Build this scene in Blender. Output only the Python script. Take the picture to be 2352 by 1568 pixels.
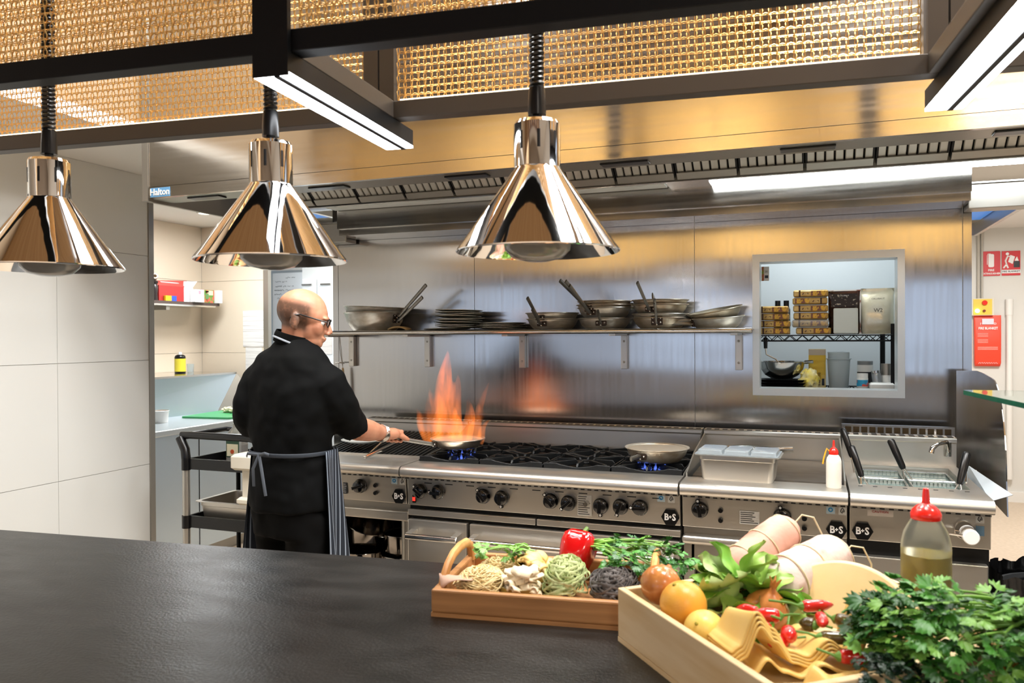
import bpy, math, random
from math import sin, cos, pi, radians, sqrt, atan2
from mathutils import Vector, Matrix, Euler, noise
R = random.Random(7)
for _o in list(bpy.data.objects): bpy.data.objects.remove(_o)
SC = bpy.context.scene; COL = SC.collection
# ---------------------------------------------------------------- camera, world, exposure
cam = bpy.data.cameras.new('camera'); camo = bpy.data.objects.new('camera', cam); COL.objects.link(camo)
cam.sensor_width = 36; cam.lens = 28.0; cam.clip_start = .02
camo.location = (0, 0, 1.48)
camo.rotation_euler = (Matrix.Rotation(radians(20.5), 3, 'Z') @ Matrix.Rotation(pi/2-13/1829, 3, 'X') @ Matrix.Rotation(radians(-.28), 3, 'Z')).to_euler()
cam.dof.use_dof = True; cam.dof.focus_distance = 3.2; cam.dof.aperture_fstop = 7.0
SC.camera = camo
W = bpy.data.worlds.new('world'); SC.world = W; W.use_nodes = True
W.node_tree.nodes['Background'].inputs[0].default_value = (.62, .76, 1, 1)
W.node_tree.nodes['Background'].inputs[1].default_value = 1.6
vs = SC.view_settings; vs.view_transform = 'Standard'; vs.look = 'None'; vs.gamma = 1; vs.exposure = 0.2; vs.use_curve_mapping = False
def area(name, loc, size, power, col=(1, 1, 1), rot=(0, 0, 0), sy=None):
    l = bpy.data.lights.new(name, 'AREA'); l.energy = power; l.color = col; l.size = size
    if sy: l.shape = 'RECTANGLE'; l.size_y = sy
    o = bpy.data.objects.new(name, l); COL.objects.link(o); o.location = loc; o.rotation_euler = rot
    return o
CEIL = 3.7
for i, (x, y, p) in enumerate([(-2.2, 2.15, 44), (-.7, 2.3, 62), (.8, 2.3, 55), (-1.5, 1.55, 50), (.35, 1.5, 78), (2.0, 1.5, 45)]):
    area('ceiling_panel_light', (x, y, CEIL-.03), .6, p, (1, .985, .965))
area('alcove_ceiling_light', (-3.9, 4.6, 2.38), .5, 34, (.93, .97, 1))
area('alcove_ceiling_light', (-3.3, 5.55, 2.38), .3, 14, (1, .92, .82))
area('corridor_ceiling_light', (1.6, 6.4, 2.36), .7, 55, (1, .97, .93))
area('store_room_light', (.0, 4.30, 2.36), .4, 8, (.9, .96, 1))
area('store_fill_light', (.07, 4.17, 2.12), .7, 1.5, (.95, .98, 1), (radians(38), 0, 0), .08)  # added fill to brighten the goods behind the hatch, not a known lamp
area('left_aisle_light', (-3.2, 1.0, 2.36), .35, 6, (1, .96, .9))
area('dining_light', (-2, -3, CEIL-.05), 1.2, 120, (1, .9, .78))
area('dining_light', (2.0, -3, CEIL-.05), 1.2, 120, (1, .9, .78))

# ---------------------------------------------------------------- materials
def lin(h):
    if not isinstance(h, str): return (*h, 1) if len(h) == 3 else h
    c = [int(h[i:i+2], 16)/255 for i in (0, 2, 4)]
    return tuple((v/12.92 if v <= .04045 else ((v+.055)/1.055)**2.4) for v in c)+(1,)
MT = {}
def mat(name, col, rough=.5, metal=0, col2=None, nscale=(8, 8, 8), bump=0, bscale=None, trans=0, ior=1.45, emis=0, ecol=None, spec=None, coat=0, sss=0, alpha=1, detail=3, lo=.35, hi=.65, aniso=0, arot=0, rvar=0):
    if name in MT: return MT[name]
    m = bpy.data.materials.new(name); m.use_nodes = True; MT[name] = m
    nt = m.node_tree; N = nt.nodes; L = nt.links; b = N['Principled BSDF']; I = b.inputs
    I['Base Color'].default_value = lin(col); I['Roughness'].default_value = rough; I['Metallic'].default_value = metal
    I['Transmission Weight'].default_value = trans; I['IOR'].default_value = ior; I['Coat Weight'].default_value = coat; I['Alpha'].default_value = alpha
    if spec is not None: I['Specular IOR Level'].default_value = spec
    if sss: I['Subsurface Weight'].default_value = sss; I['Subsurface Radius'].default_value = (.02, .008, .004); I['Subsurface Scale'].default_value = .3
    if emis: I['Emission Strength'].default_value = emis; I['Emission Color'].default_value = lin(ecol or col)
    if aniso:
        I['Anisotropic'].default_value = aniso; I['Anisotropic Rotation'].default_value = arot
        t = N.new('ShaderNodeTangent'); t.direction_type = 'RADIAL'; t.axis = 'Z'; L.new(t.outputs[0], I['Tangent'])
    tc = N.new('ShaderNodeTexCoord')
    def nz(sc, det=detail):
        mp = N.new('ShaderNodeMapping'); mp.inputs['Scale'].default_value = sc; L.new(tc.outputs['Object'], mp.inputs[0])
        n = N.new('ShaderNodeTexNoise'); n.inputs['Scale'].default_value = 1; n.inputs['Detail'].default_value = det; L.new(mp.outputs[0], n.inputs[0]); return n
    if col2 is not None:
        n = nz(nscale); r = N.new('ShaderNodeValToRGB'); r.color_ramp.elements[0].color = lin(col); r.color_ramp.elements[1].color = lin(col2)
        r.color_ramp.elements[0].position = lo; r.color_ramp.elements[1].position = hi
        L.new(n.outputs[0], r.inputs[0]); L.new(r.outputs[0], I['Base Color'])
    if rvar:
        n = nz(nscale); mr = N.new('ShaderNodeMapRange'); mr.inputs['From Min'].default_value = .3; mr.inputs['From Max'].default_value = .7
        mr.inputs['To Min'].default_value = max(.02, rough-rvar); mr.inputs['To Max'].default_value = rough+rvar; L.new(n.outputs[0], mr.inputs[0]); L.new(mr.outputs[0], I['Roughness'])
    if bump:
        n = nz(bscale or nscale); bp = N.new('ShaderNodeBump'); bp.inputs['Strength'].default_value = bump; bp.inputs['Distance'].default_value = .01
        L.new(n.outputs[0], bp.inputs['Height']); L.new(bp.outputs[0], I['Normal'])
    return m
def emit(name, col, s):
    m = bpy.data.materials.new(name); m.use_nodes = True; nt = m.node_tree; nt.nodes.clear()
    e = nt.nodes.new('ShaderNodeEmission'); e.inputs[0].default_value = lin(col); e.inputs[1].default_value = s
    o = nt.nodes.new('ShaderNodeOutputMaterial'); nt.links.new(e.outputs[0], o.inputs[0]); return m
STEEL = mat('brushed_steel', 'c6c1b8', .33, .9, rvar=.025, nscale=(3, 3, 90), detail=1)
STEELW = mat('steel_wall', 'b4b2b0', .17, 1, rvar=.02, nscale=(60, 1, 2), bump=.6, bscale=(.45, 1, 3.4), detail=1, aniso=.8, arot=0)
STEELH = mat('steel_hood', 'b2aea8', .14, 1, rvar=.03, nscale=(2, 1, 60), bump=.05, bscale=(2.5, 1, .5), detail=1, aniso=.7, arot=.25)
STEELD = mat('steel_dull', 'a8a49c', .42, .9)
STEELB = mat('steel_bright', 'd2d0cc', .16, 1)
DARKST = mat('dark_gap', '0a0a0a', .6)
CHROME = mat('chrome', 'e8e6e4', .04, 1, bump=.012, bscale=(14, 14, 10), detail=1)
ALU = mat('aluminium_pan', 'd2d0c9', .36, .65, col2='aeaa9f', nscale=(14, 14, 30), bump=.05, bscale=(60, 60, 60))
ALUOLD = mat('aluminium_burnt', 'c6c0b2', .38, .65, col2='8c7556', nscale=(10, 10, 14), lo=.42, hi=.75, bump=.06, bscale=(50, 50, 50))
NONSTICK = mat('nonstick', '3a4a48', .3)
IRON = mat('cast_iron', '111314', .42, .3, bump=.12, bscale=(180, 180, 180))
BLKP = mat('black_plastic', '0c0c0d', .28)
BLKM = mat('black_metal', '08090b', .5, spec=.25, bump=.02, bscale=(200, 200, 200))
BRONZE = mat('bronze_tube', '46403a', .5, .3)
BRASS = mat('brass_wire', 'dcb26a', .34, .7)
WHITE = mat('white_paint', 'e6e4df', .5)
WTILE = mat('white_wall_tile', 'd9dad6', .12, spec=.5)
CREAM = mat('cream_tile', 'dccdb8', .2)
GROUT = mat('grout', 'b9b6ae', .8)
FLOORM = mat('beige_vinyl', 'cdbba6', .45, col2='c2b09a', nscale=(40, 40, 40), bump=.04, bscale=(300, 300, 300))
COUNTER = mat('dark_stone', '101110', .34, col2='1d1c1a', nscale=(7, 16, 10), lo=.3, hi=.75, bump=.10, bscale=(160, 160, 160), detail=8, rvar=.05)
TIMBER = mat('timber_board', 'b08a5e', .45, col2='7d5a38', nscale=(26, 26, 1.2), lo=.3, hi=.7)
WOODT = mat('tray_wood', 'c08a55', .5, col2='97683b', nscale=(3, 30, 50), lo=.35, hi=.7, bump=.05, bscale=(4, 40, 60))
WOODC = mat('crate_wood', 'e0c69c', .5, col2='cda974', nscale=(40, 4, 30), lo=.4, hi=.75, bump=.04, bscale=(60, 6, 40))
PLASTW = mat('white_plastic', 'e8e8e4', .35)
REDP = mat('red_plastic', 'e02418', .25, coat=.3)
CLEAR = mat('clear_plastic', 'e4ecee', .12, trans=.85, ior=1.3, alpha=1)
GLASS = mat('glass', 'f2faf6', .0, trans=1, ior=1.45)
GLASSG = mat('glass_edge', '0d7a58', .08, trans=.4)
PAPER = mat('paper', 'dcdad6', .7)
SKIN = None

# ---------------------------------------------------------------- mesh helpers
class MB:
    def __init__(s): s.v = []; s.f = []
    def add(s, vs, fs):
        o = len(s.v); s.v += [tuple(p) for p in vs]; s.f += [tuple(i+o for i in q) for q in fs]; return s
    def box(s, x0, x1, y0, y1, z0, z1):
        return s.add([(x, y, z) for z in (z0, z1) for y in (y0, y1) for x in (x0, x1)], [(0, 2, 3, 1), (4, 5, 7, 6), (0, 1, 5, 4), (2, 6, 7, 3), (0, 4, 6, 2), (1, 3, 7, 5)])
    def obox(s, c, h, rot=None):
        M = rot or Matrix.Identity(3); c = Vector(c)
        vs = [c+M@Vector((x*h[0], y*h[1], z*h[2])) for z in (-1, 1) for y in (-1, 1) for x in (-1, 1)]
        return s.add(vs, [(0, 2, 3, 1), (4, 5, 7, 6), (0, 1, 5, 4), (2, 6, 7, 3), (0, 4, 6, 2), (1, 3, 7, 5)])
    def tube(s, pts, r, n=8, closed=False, caps=True, flat=1.0):
        pts = [Vector(p) for p in pts]; m = len(pts); rs = r if isinstance(r, (list, tuple)) else [r]*m
        vs = []; prev = None
        for i, p in enumerate(pts):
            if closed: t = pts[(i+1) % m]-pts[i-1]
            else: t = pts[min(i+1, m-1)]-pts[max(i-1, 0)]
            t = t.normalized() if t.length > 1e-9 else Vector((0, 0, 1))
            if prev is None: a = Vector((0, 0, 1)) if abs(t.z) < .9 else Vector((1, 0, 0)); u = (a-t*a.dot(t)).normalized()
            else: u = prev-t*prev.dot(t); u = u.normalized() if u.length > 1e-6 else prev
            prev = u; w = t.cross(u)
            for k in range(n):
                a = 2*pi*k/n; vs.append(p+(u*cos(a)+w*sin(a)*flat)*rs[i])
        fs = []
        for i in range(m if closed else m-1):
            j = (i+1) % m
            for k in range(n): l = (k+1) % n; fs.append((i*n+k, i*n+l, j*n+l, j*n+k))
        if caps and not closed: fs += [tuple(range(n-1, -1, -1)), tuple((m-1)*n+k for k in range(n))]
        return s.add(vs, fs)
    def cyl(s, p0, p1, r0, r1=None, n=16): return s.tube([p0, p1], [r0, r0 if r1 is None else r1], n)
    def lathe(s, prof, n=32, c=(0, 0, 0), rot=None, close=False, wob=None):
        M = rot or Matrix.Identity(3); c = Vector(c); vs = []; m = len(prof)
        for (r, z) in prof:
            for k in range(n):
                a = 2*pi*k/n; q = wob(a, z) if wob else 1
                vs.append(c+M@Vector((r*q*cos(a), r*q*sin(a), z)))
        fs = [(i*n+k, i*n+(k+1) % n, j*n+(k+1) % n, j*n+k) for i in range(m if close else m-1) for j in [(i+1) % m] for k in range(n)]
        if not close:
            if prof[0][0] > 1e-6: fs.append(tuple(range(n-1, -1, -1)))
            if prof[-1][0] > 1e-6: fs.append(tuple((m-1)*n+k for k in range(n)))
        return s.add(vs, fs)
    def ell(s, c, rad, rot=None, nu=16, nv=10):
        M = rot or Matrix.Identity(3); c = Vector(c); vs = []
        for i in range(nv+1):
            t = pi*i/nv
            for k in range(nu): a = 2*pi*k/nu; vs.append(c+M@Vector((rad[0]*sin(t)*cos(a), rad[1]*sin(t)*sin(a), -rad[2]*cos(t))))
        return s.add(vs, [(i*nu+k, i*nu+(k+1) % nu, (i+1)*nu+(k+1) % nu, (i+1)*nu+k) for i in range(nv) for k in range(nu)])
    def prism(s, poly, a0, a1, ax='y'):
        n = len(poly)
        def P(p, a): return {'y': (p[0], a, p[1]), 'x': (a, p[0], p[1]), 'z': (p[0], p[1], a)}[ax]
        vs = [P(p, a0) for p in poly]+[P(p, a1) for p in poly]
        return s.add(vs, [tuple(range(n)), tuple(range(2*n-1, n-1, -1))]+[(i, i+n, (i+1) % n+n, (i+1) % n) for i in range(n)])
    def sheet(s, fn, nu, nv, th=0):
        vs = [fn(i/nu, j/nv) for j in range(nv+1) for i in range(nu+1)]; w = nu+1
        fs = [(j*w+i, j*w+i+1, (j+1)*w+i+1, (j+1)*w+i) for j in range(nv) for i in range(nu)]
        return s.add(vs, fs)
    def loft(s, rings, caps=True):
        n = len(rings[0]); vs = [p for r in rings for p in r]; m = len(rings)
        fs = [(i*n+k, i*n+(k+1) % n, (i+1)*n+(k+1) % n, (i+1)*n+k) for i in range(m-1) for k in range(n)]
        if caps: fs += [tuple(range(n-1, -1, -1)), tuple((m-1)*n+k for k in range(n))]
        return s.add(vs, fs)
    def xf(s, M, i0=0):
        s.v = s.v[:i0]+[tuple(M@Vector(p)) for p in s.v[i0:]]; return s
    def mesh(s, name, m, smooth=35):
        me = bpy.data.meshes.new(name); me.from_pydata(s.v, [], s.f); me.update()
        import bmesh as bmm
        b = bmm.new(); b.from_mesh(me); bmm.ops.recalc_face_normals(b, faces=b.faces); b.to_mesh(me); b.free()
        if m: me.materials.append(m)
        if smooth:
            me.polygons.foreach_set('use_smooth', [True]*len(me.polygons)); me.set_sharp_from_angle(angle=radians(smooth))
        return me
    def build(s, name, m, parent=None, smooth=35, bevel=0, seg=2, solid=0, sub=0):
        return mk(name, s.mesh(name, m, smooth), parent, bevel, seg, solid, sub)
def mk(name, me, parent=None, bevel=0, seg=2, solid=0, sub=0):
    o = bpy.data.objects.new(name, me); COL.objects.link(o)
    if parent: o.parent = parent
    if solid: d = o.modifiers.new('solid', 'SOLIDIFY'); d.thickness = solid; d.offset = 0
    if sub: d = o.modifiers.new('sub', 'SUBSURF'); d.levels = sub; d.render_levels = sub
    if bevel: d = o.modifiers.new('bevel', 'BEVEL'); d.width = bevel; d.segments = seg; d.limit_method = 'ANGLE'; d.angle_limit = radians(40)
    return o
def tag(o, label, cat, group=None, kind=None):
    o['label'] = label
    if cat: o['category'] = cat
    if group: o['group'] = group
    if kind: o['kind'] = kind
    return o
def thing(name, label, cat, loc=(0, 0, 0), rz=0, group=None, rot=None):
    o = bpy.data.objects.new(name, None); COL.objects.link(o); o.empty_display_size = .05
    o.location = loc; o.rotation_euler = rot or (0, 0, rz); return tag(o, label, cat, group)
def struct(o, label): o['kind'] = 'structure'; o['label'] = label; return o
def copy_tree(o, parent=None):
    c = o.copy(); COL.objects.link(c)
    if parent: c.parent = parent
    for ch in list(o.children): copy_tree(ch, c)
    return c
_tc = {}
def text(s, size, m, parent=None, loc=(0, 0, 0), rot=(pi/2, 0, 0), name='lettering', bold=0, sx=1.0, ex=.0006):
    k = (s, size, m.name, bold, sx)
    if k not in _tc:
        c = bpy.data.curves.new('t', 'FONT'); c.body = s; c.size = size; c.align_x = 'CENTER'; c.align_y = 'CENTER'; c.extrude = ex; c.offset = bold; c.resolution_u = 2
        t = bpy.data.objects.new('t', c); COL.objects.link(t); bpy.context.view_layer.update()
        me = bpy.data.meshes.new_from_object(t.evaluated_get(bpy.context.evaluated_depsgraph_get())); bpy.data.objects.remove(t)
        for v in me.vertices: v.co.x *= sx
        me.materials.clear(); me.materials.append(m); me.name = name; _tc[k] = me
    o = bpy.data.objects.new(name, _tc[k]); COL.objects.link(o); o.location = loc; o.rotation_euler = rot
    if parent: o.parent = parent
    return o
def rotv(axis, ang): return Matrix.Rotation(ang, 3, axis)
def aim(d):  # 3x3 with local z along d
    return Vector(d).to_track_quat('Z', 'Y').to_matrix()
GA = radians(5.24); GM = Matrix.Rotation(GA, 4, 'Z')
def G(x, y, z): return tuple(GM@Vector((x, y, z)))
# ================================================================ the setting
def sbox(name, m, label, *b, parent=None, bevel=0):
    o = MB().box(*b).build(name, m, parent, smooth=0, bevel=bevel)
    if not parent: struct(o, label)
    return o
sbox('floor', FLOORM, 'beige vinyl kitchen floor', -8, 6, -6.2, 9, -.06, 0)
sbox('ceiling', WHITE, 'high white ceiling over the dining room', -2.9, 6, -6.2, -1.24, CEIL, CEIL+.06)
sbox('ceiling_timber', mat('timber_ceiling', 'b89a74', .5, col2='a07e58', nscale=(34, 1.2, 3), lo=.3, hi=.7), 'timber lined ceiling over the counter', -2.9, 1.05, -1.24, 4.0, CEIL, CEIL+.06)
sbox('ceiling_side', WHITE, 'white ceiling towards the corridor', 1.05, 6, -1.24, 4.0, CEIL, CEIL+.06)
sbox('ceiling_low', WHITE, 'low white ceiling over the side aisle and alcove', -8, -2.9, -6.2, 9, 2.41, 2.47)
sbox('ceiling_corridor', WHITE, 'low white ceiling behind the cooking wall', -2.9, 6, 4.13, 9, 2.41, 2.47)
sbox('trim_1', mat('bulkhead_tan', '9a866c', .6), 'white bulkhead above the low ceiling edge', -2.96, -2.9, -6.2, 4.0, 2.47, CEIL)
def tiles(parent, m, axis, plane, u0, u1, us, z0, z1, zs, th=.006, gap=.0025):
    """tiles on a wall: axis 'x' means the wall plane is x = plane"""
    cache = {}
    for a, b in zip(us[:-1], us[1:]):
        for c, d in zip(zs[:-1], zs[1:]):
            k = (round(b-a, 4), round(d-c, 4))
            if k not in cache:
                w, h = k[0]/2-gap/2, k[1]/2-gap/2
                cache[k] = (MB().box(0, th, -w, w, -h, h) if axis == 'x' else MB().box(-w, w, -th, 0, -h, h)).mesh('tile', m, 0)
            o = mk('tile', cache[k], parent); u = (a+b)/2; v = (c+d)/2
            o.location = (plane, u, v) if axis == 'x' else (u, plane, v)
w = sbox('wall_left', GROUT, 'white tiled side wall ending in a steel corner strip', -3.70, -3.586, .2, 3.577, 0, 2.41)
tiles(w, WTILE, 'x', -3.586, 0, 0, [.58, 1.18, 1.78, 2.38, 2.98, 3.577], 0, 0, [0, .15, .75, 1.35, 1.95, 2.41])
sbox('trim_2', STEELD, 'brushed steel strip on the corner of the white tiled wall', -3.71, -3.572, 3.577, 3.613, 0, 2.41)
# cooking wall with the pass opening
core = MB(); HX0, HX1, HZ0, HZ1 = -.228, .375, 1.22, 1.83
for b in [(-2.61, HX0, 0, CEIL), (HX1, .669, 0, CEIL), (HX0, HX1, 0, HZ0), (HX0, HX1, HZ1, CEIL)]: core.box(b[0], b[1], 4.004, 4.12, b[2], b[3])
wb = core.build('wall_back', STEELD, smooth=0); struct(wb, 'stainless clad cooking wall with a serving hatch')
for i, (a, b) in enumerate([(-2.61, -2.575), (-2.572, -1.713), (-1.710, -.533), (-.530, .632), (.635, .669)]):
    p = MB()
    if i == 3:
        for q in [(a, HX0, .3, 2.4), (HX1, b, .3, 2.4), (HX0, HX1, .3, HZ0), (HX0, HX1, HZ1, 2.4)]: p.box(q[0], q[1], 3.997, 4.004, q[2], q[3])
    else: p.box(a, b, 3.997, 4.004, .3, 2.4)
    p.build('steel_panel', STEELW, wb, smooth=0)
fr = MB()
e_ = .003
for b in [(-.257, HX0+e_, 1.19, 1.863), (HX1-e_, .402, 1.19, 1.863), (HX0+e_, HX1-e_, 1.19, HZ0+e_), (HX0+e_, HX1-e_, HZ1-e_, 1.863)]: fr.box(b[0], b[1], 3.982, 4.125, b[2], b[3])
struct(fr.build('window_1', mat('steel_frame_bright', 'ccd0d0', .35, .6), smooth=0), 'brushed steel frame of the serving hatch')
# store room behind the hatch
STW = mat('store_wall', 'c0c8cb', .5)
w = sbox('wall_store_back', STW, 'pale grey wall of the store room behind the hatch', -1.0, .66, 4.80, 4.88, 0, 2.41)
sbox('wall_store_left', STW, 'left wall of the store room', -1.08, -1.0, 4.12, 4.88, 0, 2.41)
sbox('wall_store_right', STW, 'right wall of the store room', .60, .66, 4.125, 4.80, 0, 2.41)
# alcove on the left
w = sbox('wall_alcove_left', GROUT, 'cream tiled left wall of the preparation alcove', -4.95, -4.846, 3.4, 5.5, 0, 2.41)
tiles(w, CREAM, 'x', -4.846, 0, 0, [3.62, 4.22, 4.82, 5.42], 0, 0, [0, .15, .75, 1.35, 1.95, 2.41])
w = sbox('wall_alcove_back', GROUT, 'cream tiled end wall of the preparation alcove', -4.84, -4.19, 5.426, 5.445, 0, 2.41)
tiles(w, CREAM, 'y', 5.426, 0, 0, [-4.84, -4.19], 0, 0, [0, .15, .75, 1.35, 1.95, 2.41])
sbox('trim_3', STEELD, 'brushed steel strip on the corner of the cream end wall', -4.196, -4.148, 5.405, 5.445, 0, 2.41)
sbox('wall_alcove_far', WHITE, 'white far wall behind the whiteboard', -4.6, -1.0, 5.95, 6.05, 0, 2.41)
sbox('wall_aisle_end', WHITE, 'white end wall of the side aisle', -8, -4.95, 3.4, 3.5, 0, 2.41)
# corridor on the right
sbox('wall_corridor', mat('corridor_wall', 'd8d6d0', .45), 'pale wall at the end of the right corridor', .6, 6, 8.1, 8.2, 0, 2.41)
sbox('wall_corridor_left', WHITE, 'left wall of the right corridor', .60, .66, 4.89, 8.1, 0, 2.41)
sbox('wall_right', WHITE, 'white right wall', 5.9, 6, -6.2, 8.1, 0, CEIL)
sbox('wall_far_left', WHITE, 'white wall far to the left', -8.1, -8, -6.2, 3.4, 0, CEIL)
sbox('baseboard_corridor', WHITE, 'white skirting along the corridor wall', .8, 5.9, 8.07, 8.1, 0, .09)
# dining side, behind the camera: window wall and timber clad bulkhead (they show in the steel)
wf = MB()
wins = [(-6.5, -4.2), (-3.2, -.6), (.4, 3.0)]
xs = -8
for a, b in wins: wf.box(xs, a, -6.3, -6.2, 0, CEIL); wf.box(a, b, -6.3, -6.2, 0, .8); wf.box(a, b, -6.3, -6.2, 2.5, CEIL); xs = b
wf.box(xs, 6, -6.3, -6.2, 0, CEIL)
struct(wf.build('wall_front', mat('dining_wall', '8f8479', .7), smooth=0), 'dining room wall with three windows')
for i, (a, b) in enumerate(wins):
    f = MB()
    for x in (a, (a+b)/2-.03, b-.06): f.box(x, x+.06, -6.28, -6.2, .8, 2.5)
    f.box(a, b, -6.28, -6.2, .8, .86); f.box(a, b, -6.28, -6.2, 2.44, 2.5)
    struct(f.build('window_%d' % (i+2), BLKM, smooth=0), 'dark window frame in the dining room wall')
wt = sbox('wall_bulkhead', mat('bulkhead_back', '6a4726', .7), 'timber clad bulkhead on the dining side', -2.9, 1.05, -1.32, -1.24, 2.55, CEIL)
bm_ = MB().box(-.058, .058, -1.24, -1.215, 2.55, CEIL).mesh('board', TIMBER, 0)
bn_ = MB().box(-.03, .03, -1.24, -1.225, 2.55, CEIL).mesh('board', mat('timber_batten', '6b4420', .5, col2='3f2812', nscale=(40, 40, 1.5)), 0)
x = -2.84
k = 0
while x < 1.0:
    o = mk('board', bm_ if k % 5 == 0 else bn_, wt); o.location.x = x; x += .155 if k % 5 == 0 else .075; k += 1
    if k % 5 == 0: x += .04
# ---------------------------------------------------------------- serving counter
ct = thing('serving_counter', 'long dark stone serving counter in front of the kitchen', 'counter', G(0, 1.1, 0), GA)
MB().box(-3.25, 2.6, -.72, .72, .89, .93).build('counter_top', COUNTER, ct, smooth=0, bevel=.003)
MB().box(-3.25, 2.6, -.62, .62, 0, .89).build('counter_base', mat('counter_base', '6f6a62', .4, .6), ct, smooth=0)
# ================================================================ exhaust hood
hx0, hx1 = -2.88, 1.3
hd = thing('exhaust_hood', 'large stainless exhaust hood over the cooking line', 'hood', (0, 2.85, 2.03))
hd.location = (0, 0, 0)
MB().box(hx0+.036, hx1, 2.852, 2.87, 2.172, 2.95).build('front_panel', STEELH, hd, smooth=0)
MB().box(hx0+.036, hx1, 2.848, 2.87, 2.121, 2.169).build('front_lip', STEELH, hd, smooth=0)
MB().box(hx0, hx0+.034, 2.846, 2.88, 2.108, 2.95).build('corner_trim', STEELD, hd, smooth=0)
MB().box(hx0, hx0+.02, 2.88, 3.75, 2.108, 2.95).build('end_panel', STEELD, hd, smooth=0)
MB().box(hx0+.02, hx1, 2.87, 3.0, 2.121, 2.126).box(hx0+.02, hx1, 2.998, 3.004, 2.121, 2.16).build('inner_flange', STEELD, hd, smooth=0)
MB().box(hx0+.02, hx1, 2.87, 3.99, 2.93, 2.95).build('roof_plate', STEELD, hd, smooth=0)
MB().box(hx0+.02, hx1, 3.15, 3.2, 2.40, 2.93).build('inner_plate', STEELD, hd, smooth=0)
hm = MB().box(-.09, .09, -.028, .028, -.007, 0).mesh('slot_handle', BLKP, 0)
for x in (-2.578, -1.925, -1.281, -.642, -.005, .64):
    mk('slot_handle', hm, hd, bevel=.003).location = (x, 2.925, 2.121)
# filters
FW = .2645; FT = Vector((0, 3.27, 2.455)); FB = Vector((0, 3.605, 2.195)); FA = atan2(FB.z-FT.z, FB.y-FT.y)
FL = (FB-FT).length
def filt_part(m, name, b): return m.box(*b)
bafm = MB().prism([(-.0155, 0), (-.0155, .012), (-.013, .016), (.013, .016), (.0155, .012), (.0155, 0)], 0, FL-.012, 'y').mesh('baffle', mat('filter_steel', 'c0beb6', .45, .6), 25)
frm = MB().box(-FW/2, FW/2, -.004, FL, -.016, -.012).box(-FW/2, -FW/2+.008, 0, FL, -.012, .014).box(FW/2-.008, FW/2, 0, FL, -.012, .014).mesh('filter', DARKST, 0)
rlm = MB().box(-FW/2+.004, FW/2-.004, FL-.012, FL+.006, -.014, .022).box(-FW/2+.004, FW/2-.004, FL-.03, FL-.012, .016, .022).mesh('filter_rail', STEELD, 0)
x = -2.72
while x < 1.1:
    f = mk('grease_filter', frm, hd); f.location = (x+FW/2, FT.y, FT.z); f.rotation_euler = (FA+pi, 0, pi)  # face down/outward
    f.rotation_euler = Euler((FA, 0, 0)).to_matrix().to_euler()
    f.rotation_euler = (Matrix.Rotation(FA, 3, 'X') @ Matrix.Rotation(pi, 3, 'Y')).to_euler()
    for i in range(7):
        b = mk('baffle', bafm, f); b.location = (-FW/2+.0205+i*.0373, 0, -.004)
    mk('filter_rail', rlm, f)
    x += FW+.006
MB().box(hx0+.02, hx1, 3.60, 3.625, 2.166, 2.205).build('grease_trough', STEELB, hd, smooth=0)
MB().box(hx0+.02, hx1, 3.625, 3.75, 2.172, 2.18).build('light_recess', STEELB, hd, smooth=0)
MB().box(-.42, .95, 3.645, 3.735, 2.164, 2.172).build('light_strip', emit('hood_light', 'f2fbff', 26.0), hd, smooth=0)
MB().box(-2.42, -.62, 3.645, 3.735, 2.166, 2.172).build('light_cover', mat('light_cover', 'dfe6e4', .4), hd, smooth=0)
MB().box(-2.42, .628, 3.75, 3.99, 2.068, 2.93).build('back_box', STEELH, hd, smooth=0)
MB().box(-2.42, .628, 3.77, 3.99, 2.033, 2.068).build('back_lip', STEELH, hd, smooth=0)
bd = MB().box(-.056, .056, -.003, 0, -.021, .021).build('name_plate', mat('badge_blue', '5d8fb8', .35), hd, smooth=0); bd.location = (-2.775, 2.848, 2.143)
text('Halton', .042, PAPER, bd, (0, -.004, 0), bold=.0008)
# header boxes over the side openings
for nm, a, b, lb in [('door_header', -3.3, -2.44, 'steel header box left of the cooking wall'), ('door_header', .635, 1.9, 'steel header box right of the cooking wall')]:
    h = thing(nm, lb, 'header', ((a+b)/2, 3.93, 2.012)); w = (b-a)/2
    MB().box(-w, w, -.06, .05, 0, .105).build('housing', STEELD, h, smooth=0, bevel=.004)
    MB().box(-w, w, -.07, .055, .105, .112).build('cover_edge', STEELB, h, smooth=0)
# ================================================================ suspended gantry: three framed racks with woven brass mesh
GZ0, GZ1 = 1.985, 2.80; GA0, GA1 = 1.26, 1.75
def mesh_sheet(L, H, pitch=.0165):
    m = MB(); nx = int(L/pitch); nz = int(H/pitch); r = .0013
    def wire(pts):
        o = len(m.v); n = len(pts)
        for p in pts:
            for k in range(3): a = 2*pi*k/3; m.v.append((p[0]+(r*cos(a) if p[3] else 0), p[1]+r*sin(a), p[2]+(0 if p[3] else r*cos(a))))
        for i in range(n-1):
            for k in range(3): l = (k+1) % 3; m.f.append((o+i*3+k, o+i*3+l, o+(i+1)*3+l, o+(i+1)*3+k))
    for j in range(nz+1):
        for s in (-1, 1):
            wire([(i*pitch/2, .0016*(1 if (i+j) % 2 else -1)*s, j*pitch+s*.0015+(.0008 if i % 2 else -.0008), 0) for i in range(2*nx+1)])
    for i in range(nx+1):
        for s in (-1, 1):
            wire([(i*pitch+s*(.0026 if k % 2 else .0012), .0022*(1 if (i+k//2) % 2 else -1)*s, k*pitch/2, 1) for k in range(2*nz+1)])
    return m.mesh('woven_mesh', BRASS, 60)
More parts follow.
